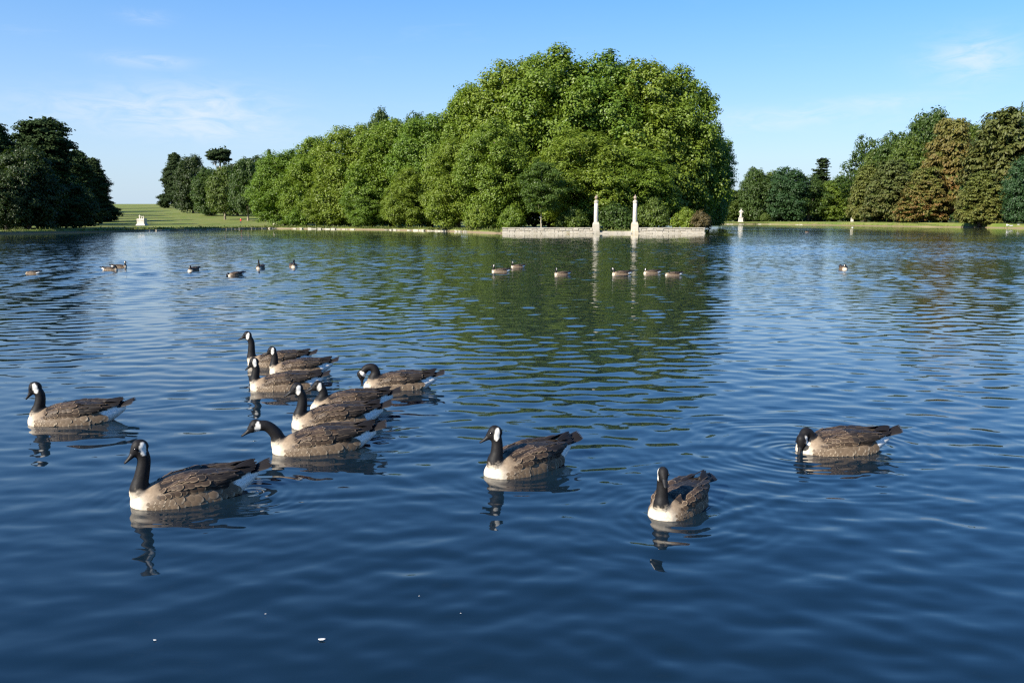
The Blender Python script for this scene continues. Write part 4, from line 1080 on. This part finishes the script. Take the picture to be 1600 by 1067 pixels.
    # tail fan
    tm = bmesh.new(); add_tube(tm, [(-0.33, 0, 0.106), (-0.37, 0, 0.116), (-0.41, 0, 0.130)], [(0.045, 0.020), (0.036, 0.014), (0.020, 0.006)], 10)
    tail = obj('tail', bm_mesh('tail', tm, True), root, M_FT if palette is None else palette['mat'])
    if not tail.data.uv_layers: tail.data.uv_layers.new(name='UVMap')
    for k in range(11):
        f = (k - 5) / 5.0
        if palette is not None: break
        el = 0.44 + tailup - 0.10 * abs(f); q = Vector((-0.345, f * 0.030, 0.112 - 0.004 * abs(f))); bd = Vector((-math.cos(el) * math.cos(f * 0.26), math.sin(f * 0.26), math.sin(el)))
        n_ = Vector((math.sin(el), f * 0.35, math.cos(el))).normalized()
        put('tail', tail, 'tail_feather', q, n_, bd, 0.150 - 0.012 * abs(f), 0.030, 0.0)
    # far birds: feathers joined into their wing / flank / tail
    for par, items in joined.items():
        V, Fq, uvs, mats, mi = [], [], [], [], []
        for kn, Mx in items:
            fm = FM[kn]; b0 = len(V)
            for v_ in fm.vertices: V.append(tuple(Mx @ v_.co))
            if fm.materials[0] not in mats: mats.append(fm.materials[0])
            for p_ in fm.polygons:
                Fq.append([b0 + i for i in p_.vertices]); mi.append(mats.index(fm.materials[0]))
                for li in p_.loop_indices: uvs.append(tuple(fm.uv_layers[0].data[li].uv))
        jm = mesh_np('feathers', np.array(V), np.array(Fq), True)
        for m_ in mats: jm.materials.append(m_)
        jm.polygons.foreach_set('material_index', np.array(mi, dtype=np.int32))
        ul = jm.uv_layers.new(name='UVMap'); ul.data.foreach_set('uv', np.array(uvs, dtype=np.float32).ravel())
        nmz = 'wing_plumage' if par.name.startswith('wing') else ('tail_fan' if par.name.startswith('tail') else 'flank_plumage')
        jo = obj(nmz, jm, par); jo['kind'] = 'stuff'
    return root


N_ALERT = [(0.185, 0, 0.02), (0.228, 0, 0.09), (0.212, 0, 0.17), (0.200, 0, 0.25), (0.215, 0, 0.315)]
NEAR = 'geese swimming close by'; FAR = 'geese farther out on the lake'
def build_geese():
    g = goose
    g('goose', 'large goose nearest on the left, neck upright and head bowed', 207, 791, 30, [(0.18, 0, 0.02), (0.222, 0, 0.09), (0.205, 0, 0.175), (0.190, 0, 0.262), (0.212, 0.0, 0.328)], (0.85, 0.10, -0.52), 0.98, seed=1, group=NEAR)
    g('goose', 'goose at the far left of the near flock, swimming alone', 47, 661, 11, [(0.18, 0, 0.02), (0.205, 0, 0.08), (0.185, 0, 0.15), (0.178, 0, 0.222), (0.212, 0, 0.275)], (0.74, 0.0, -0.62), 1.0, seed=2, group=NEAR)
    g('goose', 'goose stretching its neck forward and low in front of two others', 428, 707, 18, [(0.19, 0, 0.01), (0.225, 0, 0.075), (0.245, 0, 0.135), (0.30, 0, 0.190), (0.372, 0, 0.196)], (0.92, 0.05, -0.36), 0.99, seed=3, group=NEAR, neck_r=1.05)
    g('goose', 'goose with tall neck behind the low stretching one', 458, 667, 17, [(0.18, 0, 0.02), (0.21, 0, 0.085), (0.192, 0, 0.165), (0.190, 0, 0.24), (0.228, 0, 0.298)], (0.94, 0.0, -0.33), 0.98, seed=4, group=NEAR)
    g('goose', 'goose mostly hidden behind another, showing white breast and short neck', 487, 642, 16, [(0.17, 0, 0.02), (0.190, 0, 0.08), (0.165, 0, 0.135), (0.170, 0, 0.185), (0.208, 0, 0.216)], (0.97, 0.0, -0.20), 0.96, seed=5, group=NEAR)
    g('goose', 'pale breasted goose at the front of the middle trio', 393, 608, 9, [(0.18, 0, 0.02), (0.225, 0, 0.085), (0.220, 0, 0.15), (0.212, 0, 0.21), (0.232, 0, 0.268)], (0.85, 0.0, -0.50), 0.94, seed=6, group=NEAR)
    g('goose', 'goose at the right of the middle trio, neck short and upright', 423, 583, 9, [(0.18, 0, 0.02), (0.222, 0, 0.085), (0.215, 0, 0.15), (0.215, 0, 0.21), (0.243, 0, 0.262)], (0.92, 0.0, -0.36), 0.90, seed=7, group=NEAR)
    g('goose', 'tallest necked goose at the back of the middle trio', 389, 571, 8, [(0.19, 0, 0.02), (0.228, 0, 0.09), (0.228, 0, 0.18), (0.228, 0, 0.27), (0.268, 0, 0.342)], (0.97, 0.0, -0.24), 0.95, seed=8, group=NEAR)
    g('goose', 'goose with neck arched and bill dipping into the water', 570, 607, 7, [(0.15, 0, 0.02), (0.180, 0, 0.085), (0.158, 0, 0.155), (0.185, 0, 0.205), (0.245, 0, 0.198), (0.288, 0, 0.140)], (0.22, 0.05, -1.0), 0.97, seed=9, group=NEAR)
    g('goose', 'cream breasted goose in the centre with head held level', 764, 745, 40, [(0.18, 0, 0.03), (0.212, 0, 0.095), (0.200, 0, 0.15), (0.196, -0.004, 0.22), (0.210, -0.012, 0.274)], (0.80, -0.50, -0.36), 0.97, seed=10, group=NEAR)
    g('goose', 'goose facing the viewer with dark back', 1027, 812, 52, [(0.18, 0, 0.03), (0.212, 0, 0.10), (0.208, 0, 0.16), (0.208, 0.0, 0.245), (0.228, 0.015, 0.305)], (0.74, 0.62, -0.45), 0.80, seed=11, group=NEAR, tailup=-0.25)
    g('goose', 'goose on the right with its head lowered to the water', 1247, 705, 6, [(0.15, 0, 0.02), (0.182, 0, 0.075), (0.185, 0, 0.125), (0.222, 0.015, 0.150), (0.262, 0.045, 0.100)], (0.42, 0.42, -0.80), 0.93, seed=12, group=NEAR, tailup=0.05)
    UPR = N_ALERT
    MID = [(0.18, 0, 0.02), (0.222, 0, 0.09), (0.205, 0, 0.16), (0.195, 0, 0.22), (0.215, 0, 0.265)]
    LOW = [(0.17, 0, 0.02), (0.20, 0, 0.075), (0.190, 0, 0.115), (0.190, 0, 0.150), (0.205, 0, 0.180)]
    DIP = [(0.16, 0, 0.02), (0.20, 0, 0.06), (0.24, 0, 0.055), (0.275, 0, 0.01), (0.285, 0, -0.06)]
    TUCK = [(0.16, 0, 0.02), (0.195, 0, 0.085), (0.170, 0.01, 0.15), (0.125, 0.02, 0.185), (0.085, 0.05, 0.165)]
    kw = dict(near=False, group=FAR)
    g('goose', 'far goose at the left with its head under water', 41, 428, 355, DIP, (0.2, 0, -1), 0.62, seed=21, **kw)
    g('goose', 'far goose on the left facing right with head bent back over its breast', 183.5, 422.5, 176, [(0.17, 0, 0.02), (0.215, 0, 0.085), (0.205, 0, 0.16), (0.165, -0.03, 0.20), (0.135, -0.06, 0.15)], (-0.5, -0.5, -0.6), 0.72, seed=22, **kw)
    g('goose', 'far goose on the left facing right with neck upright', 198, 418.5, 180, MID, (1, 0, -0.15), 0.72, seed=23, **kw)
    g('goose', 'far goose facing the viewer with head bent down preening', 296, 424.5, 82, [(0.16, 0, 0.02), (0.20, 0, 0.085), (0.185, 0, 0.16), (0.205, 0.01, 0.205), (0.245, 0.03, 0.17)], (0.5, 0.5, -0.7), 0.80, seed=24, **kw)
    g('goose', 'dark far goose with lowered head and raised tail', 356, 431.5, 48, [(0.17, 0, 0.02), (0.205, 0, 0.065), (0.225, 0, 0.10), (0.26, 0.0, 0.095), (0.29, 0, 0.05)], (0.5, 0.1, -0.9), 0.72, seed=25, **kw)
    g('goose', 'far goose swimming straight towards the viewer', 404, 420.5, 92, UPR, (1, 0.15, -0.2), 0.80, seed=26, **kw)
    g('goose', 'far goose looking right, nearest to the wooded point on the left half', 460, 418.5, 112, MID, (0.75, -0.6, -0.15), 0.84, seed=27, **kw)
    g('goose', 'leftmost goose of the central far line, neck upright', 769, 425.5, 4, MID, (1, 0, -0.2), 0.78, seed=28, **kw)
    g('goose', 'far goose partly behind the leftmost one of the central line', 799, 418, 8, MID, (0.8, 0.1, -0.55), 0.66, seed=29, **kw)
    g('goose', 'lone far goose in the middle of the central line', 867, 429.5, 10, MID, (0.8, 0.15, -0.4), 0.66, seed=30, **kw)
    g('goose', 'far goose with bowed neck leading the right trio of the central line', 957, 429.5, 2, [(0.18, 0, 0.02), (0.215, 0, 0.085), (0.205, 0, 0.15), (0.225, 0, 0.205), (0.275, 0, 0.215)], (0.8, 0.05, -0.55), 0.80, seed=31, **kw)
    g('goose', 'far goose with head drawn in, middle of the right trio', 1006, 427.5, 2, LOW, (0.75, -0.5, -0.3), 0.72, seed=32, **kw)
    g('goose', 'far goose with head under water at the end of the right trio', 1039, 430.5, 0, DIP, (0.2, 0, -1), 0.70, seed=33, **kw)
    g('goose', 'lone far goose on the right half of the lake', 1321, 421.5, 85, LOW, (0.9, 0.3, -0.2), 0.78, seed=34, **kw)
    # birds on and by the far right bank
    wm = M_WHITE; gm = mat_plain('grey_plumage', (0.42, 0.41, 0.40, 1), 0.8, 0.2); dm = mat_plain('brown_plumage', (0.09, 0.065, 0.045, 1), 0.8, 0.2)
    pw = {'body': np.array([0.72, 0.72, 0.70]), 'head': np.array([0.75, 0.74, 0.70]), 'bill': gm, 'mat': wm}
    pg = {'body': np.array([0.40, 0.39, 0.38]), 'head': np.array([0.36, 0.35, 0.34]), 'bill': dm, 'mat': gm}
    pd = {'body': np.array([0.10, 0.07, 0.05]), 'head': np.array([0.06, 0.05, 0.035]), 'bill': dm, 'mat': dm}
    def bank(px, Y):
        p = land_point(px, Y); p.z += 0.02; return p
    g('white_bird', 'white bird standing upright on the bank at the far right', 0, 0, 20, MID, (1, 0, 0), 1.0, near=False, seed=41, palette=pw, cat='bird', base=bank(1573, 149), bodyz=0.1)
    g('grey_bird', 'grey bird resting on the bank right of the white bird', 0, 0, 170, LOW, (1, 0, 0), 0.9, near=False, seed=42, palette=pg, cat='bird', base=bank(1583, 148.5))
    g('grey_bird', 'grey bird resting on the bank closest to the right edge', 0, 0, 10, LOW, (1, 0, 0), 0.8, near=False, seed=43, palette=pg, cat='bird', base=bank(1590, 148.8))
    g('brown_duck', 'tiny brown duck far out before the bright green tree', 1258, 363, 10, LOW, (1, 0, 0), 0.75, near=False, seed=44, palette=pd, cat='duck')
    g('white_bird', 'tiny white bird floating near the far right bank', 1331, 356, 30, LOW, (1, 0, 0), 0.7, near=False, seed=45, palette=pw, cat='bird')
build_geese()

# ripples spread from the nearer birds
for (px, py, wl, reach, am) in [(290, 785, 0.085, 0.26, 0.0011), (110, 658, 0.10, 0.28, 0.0010), (500, 704, 0.095, 0.30, 0.0010), (620, 604, 0.10, 0.34, 0.0013), (820, 743, 0.085, 0.28, 0.0011),
                                (1058, 806, 0.082, 0.30, 0.0013), (1250, 704, 0.090, 0.50, 0.0018), (1370, 698, 0.095, 0.34, 0.0013), (395, 770, 0.075, 0.22, 0.0016), (600, 690, 0.085, 0.22, 0.0014)]:
    p = on_water(px, py); GEESE_RIPPLES.append((p.x, p.y, wl, reach, am))
build_water()

# ------------------------------------------------------------------ bits of down floating in front
def down(px, py, L_, label, seed):
    rnd = random.Random(seed); bm = bmesh.new()
    prof = []
    for k in range(7):
        t = k / 6; w = 0.28 * L_ * math.sin(math.pi * min(1, t * 1.02 + 0.02)) ** 0.7
        prof.append([Vector((L_ * (t - 0.5), w * u + rnd.uniform(-.04, .04) * L_, 0.004 + 0.10 * L_ * (1 - u * u) + 0.05 * L_ * t)) for u in (-1, -0.4, 0.4, 1)])
    vs = [[bm.verts.new(q) for q in r] for r in prof]
    for a, b in zip(vs[:-1], vs[1:]):
        for i in range(3): bm.faces.new((a[i], a[i + 1], b[i + 1], b[i]))
    o = obj('floating_feather', bm_mesh('floating_feather', bm), None, M_WHITE); o.location = on_water(px, py); o.rotation_euler = (0, 0, rnd.uniform(-0.4, 0.4))
    tag(o, label, 'feather', 'bits of white down on the water')
down(503, 1000, 0.026, 'largest bit of white down floating in the foreground', 1)
down(242, 1001, 0.013, 'small bit of white down floating at the lower left', 2)
down(415, 960, 0.007, 'tiny speck of down left above the largest one', 3)
down(655, 932, 0.006, 'tiny speck of down right above the largest one', 4)
down(720, 959, 0.006, 'tiny speck of down farthest right in the foreground', 5)
